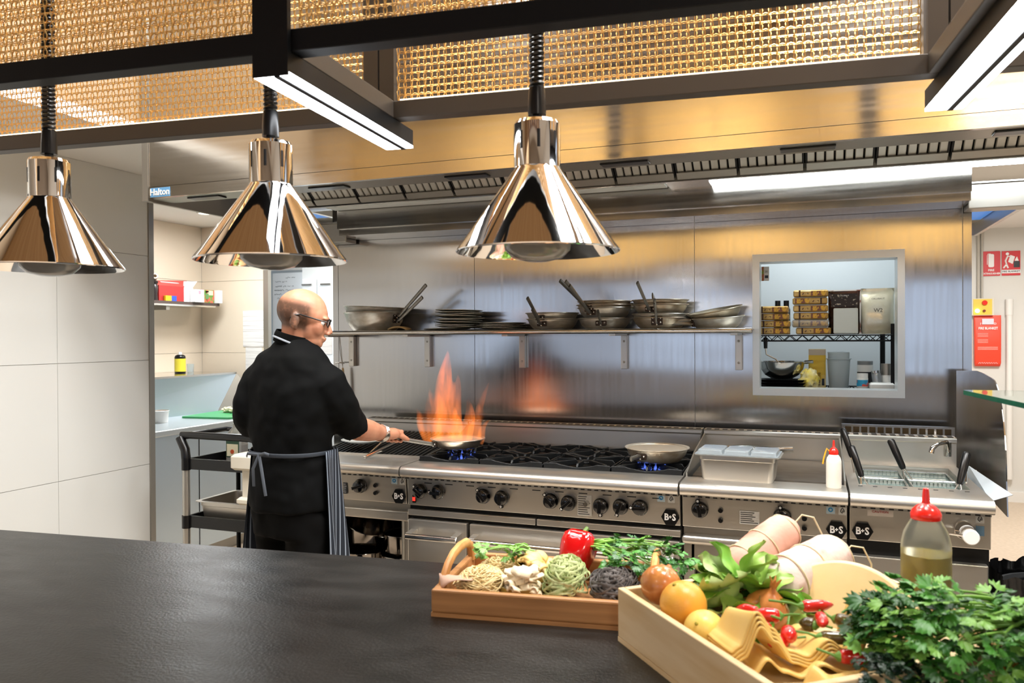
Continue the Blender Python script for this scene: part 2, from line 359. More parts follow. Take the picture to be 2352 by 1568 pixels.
def rack(x0, x1, label):
    t = thing('hanging_rack', label, 'rack', G((x0+x1)/2, (GA0+GA1)/2, GZ0), GA); w = (x1-x0)/2; d = (GA1-GA0)/2; h = GZ1-GZ0; s = .04
    MB().box(-w, w, -d, -d+s, 0, s).build('front_beam', BLKM, t, smooth=0, bevel=.002)
    MB().box(-w, w, d-s, d, 0, s).build('back_beam', BRONZE, t, smooth=0, bevel=.002)
    MB().box(-w, w, -d, -d+s, h-s, h).build('top_beam', BLKM, t, smooth=0); MB().box(-w, w, d-s, d, h-s, h).build('top_beam', BLKM, t, smooth=0)
    for sx in (-1, 1):
        a, b = (-w, -w+.036) if sx < 0 else (w-.036, w)
        MB().box(a, b, -d+s, d-s, 0, s).build('cross_bar', BRONZE, t, smooth=0, bevel=.002)
        MB().box(a, b, d-s, d-.004, s, h-s).build('post', BRONZE, t, smooth=0)
        MB().box(a+.012, b-.012, -d, -d+.012, s, h-s).build('post', BLKM, t, smooth=0)
        for q in (-d+.02, d-.02): MB().cyl(((a+b)/2, q, h), ((a+b)/2, q, CEIL-GZ0), .006, n=8).build('hanger_rod', BLKM, t)
    me = mesh_sheet(2*w-.08, h-2*s)
    for y in (-d+.028, d-.022):
        o = mk('woven_mesh', me, t); o.location = (-w+.04, y, s); o['kind'] = 'stuff'
    MB().box(-w+.05, w-.05, d-s+.003, d-s+.012, s, s+.003).build('warm_light_bar', emit('warm_bar', 'ffe0b4', 6), t, smooth=0)
    return t
rack(-3.0, -.787, 'black framed brass mesh rack carrying the two heat lamps by the tiled wall')
rack(-.783, .41, 'black framed brass mesh rack carrying the heat lamp before the pan shelf')
rack(.414, 2.1, 'black framed brass mesh rack beyond the slanting light strip by the corridor')
LEDM = emit('led_white', 'f6faff', 14)
def led(x0, label, y1=1.82, y0=1.25):
    t = thing('strip_light', label, 'light', G(x0+.035, y0, 1.94), GA)
    MB().box(-.035, .035, .0, y1-y0, .006, .043).build('housing', BLKM, t, smooth=0)
    MB().box(-.035, .006, .0, y1-y0, .0, .006).build('diffuser', LEDM, t, smooth=0)
    MB().box(.017, .035, .0, y1-y0, .0, .006).build('diffuser', LEDM, t, smooth=0)
    MB().box(.006, .017, .0, y1-y0, -.002, .006).build('centre_gap', BLKM, t, smooth=0)
    MB().box(-.035, .035, -.004, .0, .0, 1.0).build('drop_post', BLKM, t, smooth=0)
    MB().box(-.035, .035, 0, .008, .043, 1.0).build('drop_post', BLKM, t, smooth=0)
led(-.815, 'white strip light under the joint of two racks, with a black drop post')
led(.392, 'white strip light under the rack end nearest the corridor')
# ---------------------------------------------------------------- heat lamps
def heat_lamp(x, y, zr, label):
    t = thing('heat_lamp', label, 'lamp', G(x, y, zr), GA, 'heat lamps over the counter')
    MB().lathe([(.148, 0), (.1495, .001), (.150, .003), (.140, .016), (.044, .150), (.041, .156), (.039, .156), (.042, .149), (.138, .0155), (.1465, .003)], 64, close=True).build('shade', CHROME, t, smooth=22)
    c = MB().lathe([(.0405, .150), (.0425, .154), (.0425, .232), (.039, .238), (.015, .240), (.0, .240)], 48).build('cap', CHROME, t, smooth=22)
    sl = MB().lathe([(.0035, -.016), (.0035, .016)], 8).mesh('vent_slot', DARKST, 0)
    for k in range(8):
        a = 2*pi*k/8+.3; o = mk('vent_slot', sl, c); o.location = (.0417*cos(a), .0417*sin(a), .200); o.rotation_euler = (0, 0, a); o.scale = (.35, 1, 1)
    MB().lathe([(0, .268), (.009, .268), (.009, .240), (0, .240)], 12).build('stem', BLKP, t)
    MB().lathe([(.012, .252), (.0165, .250), (.0165, .270), (.0145, .300), (.0125, .302), (0, .302)], 20).build('grip', BLKP, t)
    pts = []; n = 30
    for k in range(n*10+1):
        a = 2*pi*k/10; pts.append((.0105*cos(a), .0105*sin(a), .300+k*.0091/10*1.0))
    top = GZ1-.04-zr
    pts = [(p[0], p[1], .300+(p[2]-.300)*(top-.3)/(n*.0091)) for p in pts] if False else pts
    m = MB().tube([(p[0], p[1], p[2]) for p in pts], .0042, 6); zt = pts[-1][2]
    n2 = int((top-zt)/.0091)
    p2 = []
    for k in range(max(1, n2)*10+1):
        a = 2*pi*k/10; p2.append((.0105*cos(a), .0105*sin(a), zt+k*.00091))
    m.tube(p2, .0042, 6); m.build('coiled_cord', BLKP, t)
    MB().box(-.03, .03, -.26, .26, top, top+.03).build('ceiling_mount', BLKM, t, smooth=0)
    MB().lathe([(.012, .13), (.018, .11), (.03, .085), (.055, .045), (.063, .022), (.060, .004), (.045, -.010), (.02, -.016), (0, -.017)], 32).build('bulb', mat('bulb_glass', 'b9bab8', .12, spec=.9, trans=.35, col2='a2a09c'), t, smooth=60)
    return t
heat_lamp(-1.437, 1.42, 1.632, 'chrome cone heat lamp on a coiled cord beside the white tiled wall')
heat_lamp(-.888, 1.42, 1.632, 'chrome cone heat lamp on a coiled cord above the cook')
heat_lamp(-.338, 1.42, 1.632, 'chrome cone heat lamp on a coiled cord before the shelf of pans')
# ================================================================ cooking line
PY = 3.14; TOPZ = .915
WHT = mat('white_print', 'f0f0f0', .5)
hexm = MB().prism([(.036*cos(pi/3*k), .036*sin(pi/3*k)) for k in range(6)], -.003, 0, 'y').mesh('badge', BLKP, 0)
def badge(parent, x, z):
    b = mk('maker_badge', hexm, parent, bevel=.0015); b.location = (x, PY-.012, z)
    text('B', .036, WHT, b, (-.0145, -.0035, 0), bold=.001, sx=.9); text('+', .02, WHT, b, (.0, -.0035, .001), bold=.0008); text('S', .036, WHT, b, (.0145, -.0035, 0), bold=.001, sx=.9)
km = MB().lathe([(.0, -.034), (.022, -.034), (.026, -.031), (.028, -.012), (.032, -.008), (.032, 0), (0, 0)], 28, rot=rotv('X', -pi/2)).mesh('knob', mat('knob_black', '070708', .16, coat=.5), 40)
km2 = MB().box(-.007, .007, -.041, -.028, -.024, .026).box(-.008, .008, -.018, 0, .026, .042).mesh('pointer', mat('knob_black', '070708'), 0)
km3 = MB().lathe([(0, 0), (.0045, 0), (.0045, .002), (0, .002)], 12, c=(0, -.018, .035), rot=rotv('X', pi/2)).mesh('mark', WHT, 0)
def knob(parent, x, z, a):
    k = mk('knob', km, parent); k.location = (x, PY-.012, z); k.rotation_euler = (0, a, 0)
    p = mk('pointer', km2, k, bevel=.002); mk('mark', km3, k)
def unit(name, label, x0, x1, body_z0=.14, panel_z0=.735):
    t = thing(name, label, 'cooker', ((x0+x1)/2, 3.5, 0)); w = (x1-x0)/2-.002; o = lambda y: y-3.5
    MB().box(-w, w, o(3.17), o(3.88), body_z0, .86).build('body', STEELD, t, smooth=0)
    pb = MB().prism([(o(PY-.004), panel_z0), (o(PY-.012), .858), (o(3.2), .858), (o(3.2), panel_z0)], -w, w, 'x').build('control_panel', STEEL, t, smooth=0, bevel=.003)
    # rounded work top nose
    prof = [(o(3.2), .868), (o(3.075), .868), (o(3.064), .874), (o(3.060), .884), (o(3.061), .898), (o(3.068), .909), (o(3.082), TOPZ), (o(3.2), TOPZ)]
    MB().prism(prof, -w, w, 'x').build('top_nose', STEEL, t, smooth=40)
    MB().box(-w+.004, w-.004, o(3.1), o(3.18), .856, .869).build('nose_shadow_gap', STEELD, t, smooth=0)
    vs = MB(); n = int(2*w/.028)
    for i in range(n): x = -w+.016+i*(2*w-.032)/(n-1); vs.box(x-.008, x+.008, o(3.0985), o(3.1), .858, .867)
    s = vs.build('vent_slots', DARKST, t, smooth=0); s['kind'] = 'stuff'
    # splash back with vented rim
    MB().prism([(o(3.82), .87), (o(3.82), 1.012), (o(3.812), 1.018), (o(3.812), 1.032), (o(3.82), 1.037), (o(3.885), 1.037), (o(3.885), .87)], -w, w, 'x').build('splash_back', STEEL, t, smooth=40)
    vs = MB(); n = int(2*w/.035)
    for i in range(n): x = -w+.02+i*(2*w-.04)/(n-1); vs.box(x-.011, x+.011, o(3.828), o(3.85), 1.0365, 1.0385)
    s = vs.build('rim_slots', DARKST, t, smooth=0); s['kind'] = 'stuff'
    lg = MB().cyl((0, 0, 0), (0, 0, body_z0), .025, n=14).mesh('leg', STEELD)
    for sx in (-1, 1):
        for y in (o(3.25), o(3.82)): mk('leg', lg, t).location = (sx*(w-.06), y, 0)
    return t, w
# label stickers
def sticker(parent, x, z, w, h, c, name='sticker', lines=0, lc='333333', y=None):
    s = MB().box(-w/2, w/2, -.0015, 0, -h/2, h/2).build(name, mat('sticker_'+c, c, .45), parent, smooth=0); s.location = (x, (PY-.010-3.5) if y is None else y, z)
    if lines:
        m = MB(); rr = random.Random(int(abs(x)*1000)+lines)
        for i in range(lines):
            zz = h/2-(i+.8)*h/(lines+.6); m.box(-w*.45, -w*.45+w*.9*rr.uniform(.55, 1), -.0022, -.0015, zz-h/lines*.16, zz+h/lines*.16)
        m.build('print', mat('print_'+lc, lc, .6), s, smooth=0)
    return s
def gas_mark(parent, x, z, blue=True):
    s = sticker(parent, x, z, .026, .03, 'c4c4c0', 'gas_mark')
    MB().tube([(0, -.002, -.009), (-.006, -.002, -.004), (-.005, -.002, .003), (.0, -.002, .011), (.005, -.002, .003), (.006, -.002, -.004), (.001, -.002, -.006), (.001, -.002, .001)], .0014, 6).build('print', BLKP, s)
    if blue:
        s = sticker(parent, x-.04, z+.001, .03, .03, 'a9bcc6', 'approval_mark'); MB().lathe([(.004, 0), (.0085, 0), (.0085, .0006), (.004, .0006)], 16, rot=rotv('X', pi/2), close=True, c=(0, -.0015, 0)).build('print', mat('print_blue', '2b7fb4', .5), s)
# ---- chargrill
cg, w = unit('char_grill', 'chargrill beside the eight burner range, under the cook\'s hand', -2.272, -1.672, body_z0=.70, panel_z0=.737)
cx = -1.972; o = lambda y: y-3.5
MB().box(-w, w, o(3.2), o(3.30), .87, TOPZ).build('front_ledge', STEEL, cg, smooth=0)
MB().box(-w, w, o(3.30), o(3.82), .87, .885).build('grease_tray', DARKST, cg, smooth=0)
bar = MB().prism([(-.009, -.012), (-.006, .012), (.006, .012), (.009, -.012)], -.25, .25, 'y').mesh('grill_bar', IRON, 0)
for i in range(24):
    b = mk('grill_bar', bar, cg, bevel=.003); b.location = (-w+.02+i*.0242, o(3.555), .932); b.rotation_euler = (radians(7), 0, 0)
MB().box(-w, w, o(3.298), o(3.306), .89, .925).build('grill_edge', STEELB, cg, smooth=0)
knob(cg, -1.902-cx, .806, -1.9)
for o_ in cg.children:
    if o_.name.startswith('knob'): o_.location.y -= 3.5
def fixy(t):
    for c in t.children:
        if c.name.split('.')[0] in ('knob', 'maker_badge', 'switch', 'indicator', 'ignition_button', 'marking_bar') and c.location.y > 1: c.location.y -= 3.5
badge(cg, -1.708-cx, .771); gas_mark(cg, -1.692-cx, .838); sticker(cg, -1.985-cx, .79, .022, .05, '30343a', lines=5, lc='c9c9c9')
idm = MB().lathe([(0, -.010), (.008, -.010), (.0095, -.006), (.0095, 0), (0, 0)], 14, rot=rotv('X', -pi/2)).mesh('ignition_button', BLKP)
for x, z in [(-1.827, .812), (-1.827, .778)]: mk('ignition_button', idm, cg).location = (x-cx, PY-.01, z)
fixy(cg)
# stand below
MB().box(-w, w, o(3.15), o(3.22), .655, .70).build('stand_rail', STEEL, cg, smooth=0, bevel=.006)
for x in (-w+.02, w-.02): [MB().box(x-.02, x+.02, o(yy), o(yy+.04), 0, .70).build('stand_leg', STEELD, cg, smooth=0) for yy in (3.2, 3.8)]
MB().box(-w, w, o(3.2), o(3.85), .28, .295).build('stand_shelf', mat('stand_dark', '26221e', .5, .5), cg, smooth=0); MB().box(-w, -w+.006, o(3.24), o(3.84), .1, .7).build('stand_shade_panel', mat('stand_dark', '26221e'), cg, smooth=0); MB().box(w-.006, w, o(3.24), o(3.84), .1, .7).build('stand_shade_panel', mat('stand_dark', '26221e'), cg, smooth=0); MB().box(-w, w, o(3.84), o(3.86), .1, .7).build('stand_back', mat('stand_dark', '26221e', .5, .5), cg, smooth=0)  # side panels added to block light and keep the stand dark inside
# ---- eight burner range
rg, w = unit('gas_range', 'eight burner gas range with two oven doors', -1.670, -.472, panel_z0=.735)
cx = -1.071
MB().box(-w, w, o(3.2), o(3.235), .87, TOPZ).build('front_ledge', STEEL, rg, smooth=0)
MB().box(-w, w, o(3.235), o(3.82), .87, .880).build('spill_tray', mat('tray_dark', '1d1b19', .4, .6), rg, smooth=0)
for x in (-w, w-.004): MB().prism([(o(3.24), .88), (o(3.24), .922), (o(3.60), .95), (o(3.82), 1.03), (o(3.82), .88)], x, x+.004, 'x').build('side_cheek', STEELD, rg, smooth=0)
angs = [-.9, -1.57, -.75, 3.14, -.75, -2.3, 3.14, -2.75, -1.6]
for (x, z), a in zip([(-1.599, .801), (-1.515, .803), (-1.3, .8), (-1.217, .798), (-1.0, .8), (-.925, .796), (-.789, .794), (-.708, .797), (-.63, .799)], angs): knob(rg, x-cx, z, a)
mb_ = MB().box(-.018, .018, -.0012, 0, -.0018, .0018).mesh('marking_bar', DARKST, 0)
for i in range(11):
    q = mk('marking_bar', mb_, rg); q.location = (-1.565-cx+i*.1, PY-.0105, .838)
MB().lathe([(0, -.03), (.009, -.03), (.010, -.008), (.012, 0), (0, 0)], 16, rot=rotv('X', -pi/2)).build('timer_knob', STEELB, rg).location = (-.848-cx, PY-.01-3.5, .80)
sticker(rg, -.858-cx, .790, .06, .085, 'bcb9b2', lines=9)
sw = MB().box(-.009, .009, -.006, 0, -.017, .017).build('switch', BLKP, rg, smooth=0, bevel=.002); sw.location = (-1.632-cx, PY-.01, .765)
MB().box(-.006, .006, -.008, -.006, -.008, .008).build('lamp_lens', emit('red_led', 'ff2a20', 2.5), sw, smooth=0)
badge(rg, -.512-cx, .768); gas_mark(rg, -.508-cx, .84); fixy(rg)
# doors
def door(t, x0, x1, z0, z1, hz, ha, hb):
    d = MB().box(x0, x1, o(3.130), o(3.165), z0, z1).build('oven_door', STEEL, t, smooth=0, bevel=.004)
    h = MB().cyl((ha, o(3.075), hz), (hb, o(3.075), hz), .0135, n=18).build('handle', STEELB, d)
    for x in (ha+.012, hb-.012): MB().prism([(o(3.130), hz+.020), (o(3.075), hz+.014), (o(3.062), hz), (o(3.075), hz-.014), (o(3.130), hz-.020)], x-.014, x+.014, 'x').build('handle_bracket', STEEL, d, smooth=0)
door(rg, -.596, -.312, .15, .674, .612, -.575, -.335); door(rg, -.298, .594, .15, .674, .612, -.28, .575)
MB().box(-w, -.002, o(3.135), o(3.16), .690, .717).build('upper_rail', STEEL, rg, smooth=0, bevel=.003); MB().box(.004, w, o(3.135), o(3.16), .690, .717).build('upper_rail', STEEL, rg, smooth=0, bevel=.003)
MB().box(-w, w, o(3.16), o(3.171), .145, .735).build('door_recess', DARKST, rg, smooth=0)
# grates: built once, one per column and row
GW = .288
def grate_mesh():
    m = MB(); h = GW/2; d = .138
    # rim with scooped front
    for sy in (-1, 1):
        pts = []
        for i in range(17):
            u = -1+2*i/16; z = .012-.014*max(0, 1-abs(u)*1.6)**.8+(.004*(1-abs(u)) if abs(u) > .6 else 0)
            pts.append((u, z))
        for (u0, z0), (u1, z1) in zip(pts[:-1], pts[1:]):
            m.add([(u0*h, sy*d-.006, -.03), (u1*h, sy*d-.006, -.03), (u1*h, sy*d-.006, z1), (u0*h, sy*d-.006, z0), (u0*h, sy*d+.006, -.03), (u1*h, sy*d+.006, -.03), (u1*h, sy*d+.006, z1), (u0*h, sy*d+.006, z0)],
                  [(0, 1, 2, 3), (5, 4, 7, 6), (3, 2, 6, 7), (0, 4, 5, 1)])
    for sx in (-1, 1): m.box(sx*h-.006 if sx > 0 else -h, h if sx > 0 else -h+.006, -d, d, -.03, .004)
    for k in range(8):
        a = pi/4*k+(0 if k % 2 == 0 else .0); c, s = cos(a), sin(a)
        r1 = .035; r2 = (d-.004) if k % 2 == 0 else .185
        r2 = min(r2, (h-.004)/max(abs(c), 1e-3), (d-.002)/max(abs(s), 1e-3))
        M_ = Matrix.Rotation(a, 4, 'Z'); i0 = len(m.v)
        m.prism([(r1, .004), (r1+.012, .016), (r2-.01, .014), (r2, .0), (r2, -.012), (r1+.01, -.006)], -.005, .005, 'y').xf(M_, i0)
    m.lathe([(.022, -.004), (.040, -.004), (.040, .006), (.022, .006)], 20, close=True)
    return m.mesh('burner_grate', IRON, 30)
gm = grate_mesh(); bmz = MB().lathe([(0, -.02), (.045, -.02), (.045, -.008), (.03, .0), (0, .001)], 24).mesh('burner_cap', mat('burner', '2a2826', .5, .8))
for r in range(2):
    for c in range(4):
        g = mk('burner_grate', gm, rg, bevel=.002, seg=1); g.location = (-.444+.296*c, o(3.378+.29*r), .925); mk('burner_cap', bmz, g).location = (0, 0, -.016)
BLUEF = None
def vol_emit(name, col, s):
    m = bpy.data.materials.new(name); m.use_nodes = True; nt = m.node_tree; nt.nodes.clear()
    e = nt.nodes.new('ShaderNodeEmission'); e.inputs[0].default_value = lin(col); e.inputs[1].default_value = s
    ou = nt.nodes.new('ShaderNodeOutputMaterial'); nt.links.new(e.outputs[0], ou.inputs['Volume']); return m
BLUEF = vol_emit('blue_flame', (.12, .22, 1, 1), 60)
def burner_flame(x, y, label, z0=.915):
    m = MB()
    for k in range(16):
        a = 2*pi*k/16; m.tube([(.045*cos(a), .045*sin(a), 0), (.058*cos(a), .058*sin(a), .012), (.064*cos(a), .064*sin(a), .03)], [.006, .007, .001], 6)
    ob = m.build('burner_flame', BLUEF); ob.location = (x, y, z0); tag(ob, label, 'flame')
burner_flame(-1.515, 3.378, 'ring of blue gas flame under the flaming pan')
burner_flame(-.627, 3.378, 'ring of blue gas flame under the pan on the end burner')
# ---- griddle
gd, w = unit('griddle', 'flat plate griddle with two black knobs between range and pasta cooker', -.468, .128, body_z0=.70, panel_z0=.735)
cx = -.170
MB().box(-w, w, o(3.2), o(3.225), .87, TOPZ).build('front_ledge', STEEL, gd, smooth=0)
MB().box(-w+.02, w-.02, o(3.225), o(3.265), .885, .907).build('spill_gutter', STEELB, gd, smooth=0)
MB().box(-w+.02, w-.02, o(3.265), o(3.80), .88, .914).build('hot_plate', mat('griddle_plate', '8d8880', .35, 1, col2='6e675c', nscale=(6, 10, 6)), gd, smooth=0)
for x in (-w, w-.006): MB().prism([(o(3.225), .87), (o(3.225), .93), (o(3.45), .98), (o(3.82), 1.02), (o(3.82), .87)], x, x+.006, 'x').build('side_cheek', STEELD, gd, smooth=0)
knob(gd, -.398-cx, .807, -.2); knob(gd, -.097-cx, .803, -.2)
for x, z in [(-.321, .808), (-.321, .77), (-.02, .80), (-.02, .764)]: mk('ignition_button', idm, gd).location = (x-cx, PY-.01, z)
sticker(gd, -.215-cx, .788, .072, .05, 'c9cac8', 'rating_plate', lines=6)
badge(gd, .09-cx, .767); gas_mark(gd, .110-cx, .838); fixy(gd)
MB().box(-w, w, o(3.11), o(3.22), .672, .705).build('stand_rail', STEEL, gd, smooth=0, bevel=.012, seg=3)
for x in (-w+.02, w-.02): [MB().box(x-.02, x+.02, o(yy), o(yy+.04), 0, .70).build('stand_leg', STEELD, gd, smooth=0) for yy in (3.17, 3.8)]
MB().box(-w+.03, w-.03, o(3.17), o(3.19), .60, .66).build('stand_apron', STEELD, gd, smooth=0); MB().box(-w, w, o(3.84), o(3.86), .1, .7).build('stand_back', mat('stand_dark', '26221e'), gd, smooth=0)
MB().box(-w, w, o(3.2), o(3.85), .28, .295).build('stand_shelf', STEELD, gd, smooth=0)
# ---- pasta cooker
pc, w = unit('pasta_cooker', 'pasta cooker with wire baskets at the corridor end of the cooking line', .132, .584, panel_z0=.735)
cx = .358
m = MB()
for b in [(-w, -.185, 3.2, 3.82), (.185, w, 3.2, 3.82), (-.185, .185, 3.2, 3.27), (-.185, .185, 3.76, 3.82)]: m.box(b[0], b[1], o(b[2]), o(b[3]), .87, TOPZ)
m.build('top_deck', STEEL, pc, smooth=0)
MB().box(-.185, .185, o(3.27), o(3.76), .862, .885).build('water_surface', mat('water', '8fa09a', .06, .3), pc, smooth=0)
mv = MB()
for i in range(8): mv.box(-.19+i*.05, -.175+i*.05, o(3.225), o(3.232), TOPZ, TOPZ+.001)
s_ = mv.build('deck_slots', DARKST, pc, smooth=0); s_['kind'] = 'stuff'
MB().box(-w, w, o(3.86), o(3.885), 1.037, 1.078).build('flue_rim', STEELB, pc, smooth=0)
fm_ = MB().box(-.0125, .0125, -.004, 0, 0, .026).mesh('flue_opening', mat('flue_dark', '5a4a34', .4, .8, col2='2a231a'), 0)
for i in range(13): mk('flue_opening', fm_, pc).location = (-.198+i*.033, o(3.862), 1.043)
badge(pc, .177-cx, .770); sticker(pc, .235-cx, .838, .085, .022, 'c3bbb2', 'caution_sticker', lines=0); text('CAUTION', .012, mat('red_print', 'b03028', .6), pc, (.235-cx, PY-.0125-3.5, .843)); 
gas_mark(pc, .548-cx, .842, blue=False); sticker(pc, .548-cx, .80, .026, .034, '5f7f98', 'approval_mark'); fixy(pc)
k = MB().lathe([(0, -.012), (.03, -.012), (.033, -.006), (.033, 0), (0, 0)], 28, rot=rotv('X', -pi/2)).build('valve_plate', CHROME, pc); k.location = (.500-cx, PY-.01-3.5, .80)
MB().lathe([(0, -.055), (.024, -.055), (.026, -.05), (.026, -.012), (0, -.012)], 24, rot=rotv('X', -pi/2)).build('valve_knob', PLASTW, k, bevel=.002).location = (.014, 0, -.014)
MB().cyl((-.005, -.04, -.012), (-.052, -.04, -.008), .004, n=8).build('valve_lever', CHROME, k)
MB().box(-w+.008, w-.008, o(3.13), o(3.165), .15, .68).build('cabinet_door', STEEL, pc, smooth=0, bevel=.004)
MB().box(-w, w, o(3.165), o(3.172), .145, .735).build('door_recess', DARKST, pc, smooth=0)
# faucet on its splash back
fc = MB().tube([(.19, o(3.80), .985), (.17, o(3.70), 1.033), (.13, o(3.65), 1.03), (.108, o(3.63), 1.015), (.103, o(3.625), .995)], [.009, .009, .009, .010, .011], 12).cyl((.19, o(3.812), .96), (.19, o(3.812), 1.02), .014, n=14).build('faucet', CHROME, pc)
# baskets
def basket(x, y, hx, hy, hz, tilt, label):
    t = thing('pasta_basket', label, 'basket', (x, y, .80), 0, 'wire baskets in the pasta cooker'); a, b = .082, .105
    WIRE = mat('basket_mesh', '9a9a94', .35, 1)
    m = MB()
    for i in range(12):
        u = -a+2*a*i/11; m.cyl((u, -b, 0), (u, -b, .095), .0012, n=4); m.cyl((u, b, 0), (u, b, .095), .0012, n=4); m.cyl((u, -b, 0), (u, b, 0), .0012, n=4)
    for i in range(14):
        v = -b+2*b*i/13; m.cyl((-a, v, 0), (-a, v, .095), .0012, n=4); m.cyl((a, v, 0), (a, v, .095), .0012, n=4); m.cyl((-a, v, 0), (a, v, 0), .0012, n=4)
    m.build('wire_body', WIRE, t)['kind'] = 'stuff'
    MB().tube([(-a, -b, .097), (a, -b, .097), (a, b, .097), (-a, b, .097)], .004, 8, closed=True).build('rim', STEELB, t)
    # handle goes from rim up towards (hx,hy,hz)
    e = Vector((hx-x, hy-y, hz-.80)); s = Vector((max(-a, min(a, e.x*.6)), -b if hy < y else max(-b, min(b, e.y*.5)), .1)); d = (e-s).normalized()
    mid = e-d*.125
    for q in (-.007, .007): MB().cyl(s+Vector((q*2, 0, 0)), mid+Vector((q*.5, 0, 0)), .003, n=8).build('handle_rod', STEELB, t)
    MB().tube([mid, mid+d*.01, mid+d*.07, mid+d*.118, e], [.009, .0125, .0145, .0145, .011], 14, flat=.8).build('grip', BLKP, t)
basket(.268, 3.40, .150, 3.36, 1.045, 0, 'front wire basket nearest the griddle, black grip leaning over it')
basket(.268, 3.63, .128, 3.60, 1.085, 0, 'rear wire basket nearest the griddle, black grip leaning over it')
basket(.448, 3.40, .545, 3.35, 1.040, 0, 'front wire basket under the faucet, black grip leaning to the corridor')
basket(.448, 3.63, .305, 3.56, 1.052, 0, 'rear wire basket under the faucet, black grip standing between the baskets')
# ---- steel side screen and folded deflector at the end of the line
sp = thing('side_screen', 'curved stainless side screen at the end of the cooking line', 'screen', (.66, 3.86, 0))
MB().box(-.072, .004, 0, .004, .90, 1.322).build('back_sheet', STEELW, sp, smooth=0)
pts = [(.0, .84), (.0, 1.322), (-.12, 1.318), (-.30, 1.305)]+[(-.30-.24*sin(t), 1.305-.36*(1-cos(t))) for t in [i*pi/2/10 for i in range(1, 11)]]+[(-.56, .82)]
MB().prism(pts, .004, .008, 'x').build('side_sheet', STEELW, sp, smooth=0)
df = thing('drip_shelf', 'pale sheet metal deflector leaning beside the pasta cooker', 'deflector', (.63, 3.4, .86))
PALE = mat('pale_sheet', 'd3dce2', .4, .35)
q_ = [Vector(v)-Vector((.63, 3.4, .86)) for v in ((.5965, 3.62, .951), (.659, 3.19, .920), (.602, 3.24, .884), (.589, 3.75, .876))]
MB().add(q_, [(0, 1, 2, 3)]).build('deflector_sheet', PALE, df, smooth=0, solid=.002)
MB().tube([(-.045, .20, .085), (-.06, .12, .105), (-.085, -.02, .062)], .005, 8).build('hook_rod', STEELB, df)
# ================================================================ wall shelf and pans
sh = thing('wall_shelf', 'long steel wall shelf on brackets carrying pans and plates', 'shelf', (-1.37, 3.84, 1.3)); o = lambda x, y, z: (x+1.37, y-3.84, z-1.3)
MB().box(-1.13, 1.12, -.155, .155, .203, .2085).build('shelf_plate', STEEL, sh, smooth=0)
MB().cyl((-1.13, -.16, .2), (1.126, -.16, .2), .0115, n=18).build('front_tube', STEELB, sh)
MB().cyl((1.10, -.16, .2), (1.128, -.16, .2), .0128, n=18).build('tube_end', STEELB, sh)
bk = MB().box(-.016, .016, .125, .155, .01, .19).box(-.016, .016, -.13, .155, .178, .203).mesh('bracket', STEEL, 0)
rv = MB().lathe([(0, -.003), (.005, -.002), (.006, 0), (0, 0)], 10, rot=rotv('X', -pi/2)).mesh('screw', STEELD)
for x in (-2.545, -1.985, -1.427, -.879, -.320):
    b = mk('bracket', bk, sh, bevel=.002); b.location.x = x+1.37 if x > -2.5 else -1.1
    for z in (.045, .15): mk('screw', rv, b).location = (0, .125, z)
SZ = 1.5095
def pan(loc, r, h, hd, label, m=ALU, el=.45, hl=.19, tilt=(0, 0), inner=None, group='frying pans', rim=.006, name='frying_pan', hoff=.0):
    t = thing(name, label, 'pan', loc, 0, group, rot=(tilt[0], tilt[1], 0)); rb = r*.68; th = .0035
    out = [(0, 0), (rb, 0), (rb+(r-rb)*.35, h*.18), (rb+(r-rb)*.72, h*.52), (r-.002, h*.94), (r+rim, h), (r+rim-.001, h+.003), (r-.004, h-.001), (rb+(r-rb)*.70-th, h*.53), (rb+(r-rb)*.33-th, h*.20+th), (rb-th, th), (0, th)]
    MB().lathe(out, 44).build('bowl', m, t, smooth=40)
    if inner: MB().lathe([(0, th+.0006), (rb-th, th+.0006), (rb+(r-rb)*.33-th-.0006, h*.20+th), (rb+(r-rb)*.70-th-.0006, h*.53), (r-.006, h*.94)], 44).build('coating', inner, t, smooth=40)
    c, s = cos(hd), sin(hd); rad = Vector((c, s, 0)); tan = Vector((-s, c, 0)); up = Vector((0, 0, 1)); b0 = rad*(r-.012)+up*h*.55
    A = Matrix((rad, tan, up)).transposed()
    MB().obox(b0+rad*.006, (.004, .027, .012), A).build('bracket', mat('handle_iron', '3a2e26', .4, .7), t, smooth=0, bevel=.004)
    hb = MB()
    p = [b0+rad*.008, b0+rad*.03+up*(.004), b0+rad*(.03+hl*.35*cos(el))+up*(.004+hl*.35*sin(el)), b0+rad*(.03+hl*cos(el))+up*(.004+hl*sin(el))]
    hb.tube(p, [.009, .010, .010, .011], 10, flat=.55); hd_ = hb.build('handle', mat('handle_steel', '86837c', .35, .9), t)
    for q, z in ((-.017, .002), (.017, .002), (0, -.009)):
        MB().ell(b0+rad*.0115+tan*q+up*z, (.0045, .0045, .0045), nu=8, nv=6).build('rivet', STEELB, t)
    return t
Y0 = 3.83
# big saute pans
pan((-2.235, Y0, SZ), .165, .100, -.25, 'deep steel saute pan at the bottom of the pair by the wooden trivet', ALU, .62, .20, inner=NONSTICK, group='saute pans')
pan((-2.238, Y0, SZ+.032), .163, .098, -.22, 'deep saute pan nested on top by the wooden trivet, dark coated inside', ALU, .75, .24, tilt=(0, .04), inner=NONSTICK, group='saute pans')
m = MB().sheet(lambda u, v: (-.055+.11*u, -.03+.06*v, .004+.014*sin(pi*u)**.7), 14, 2); tv = m.build('wooden_trivet', mat('pale_wood', 'b59a6c', .55), solid=.008); tv.location = (-2.03, 3.735, SZ+.002); tag(tv, 'curved pale wooden trivet beside the saute pans', 'trivet')
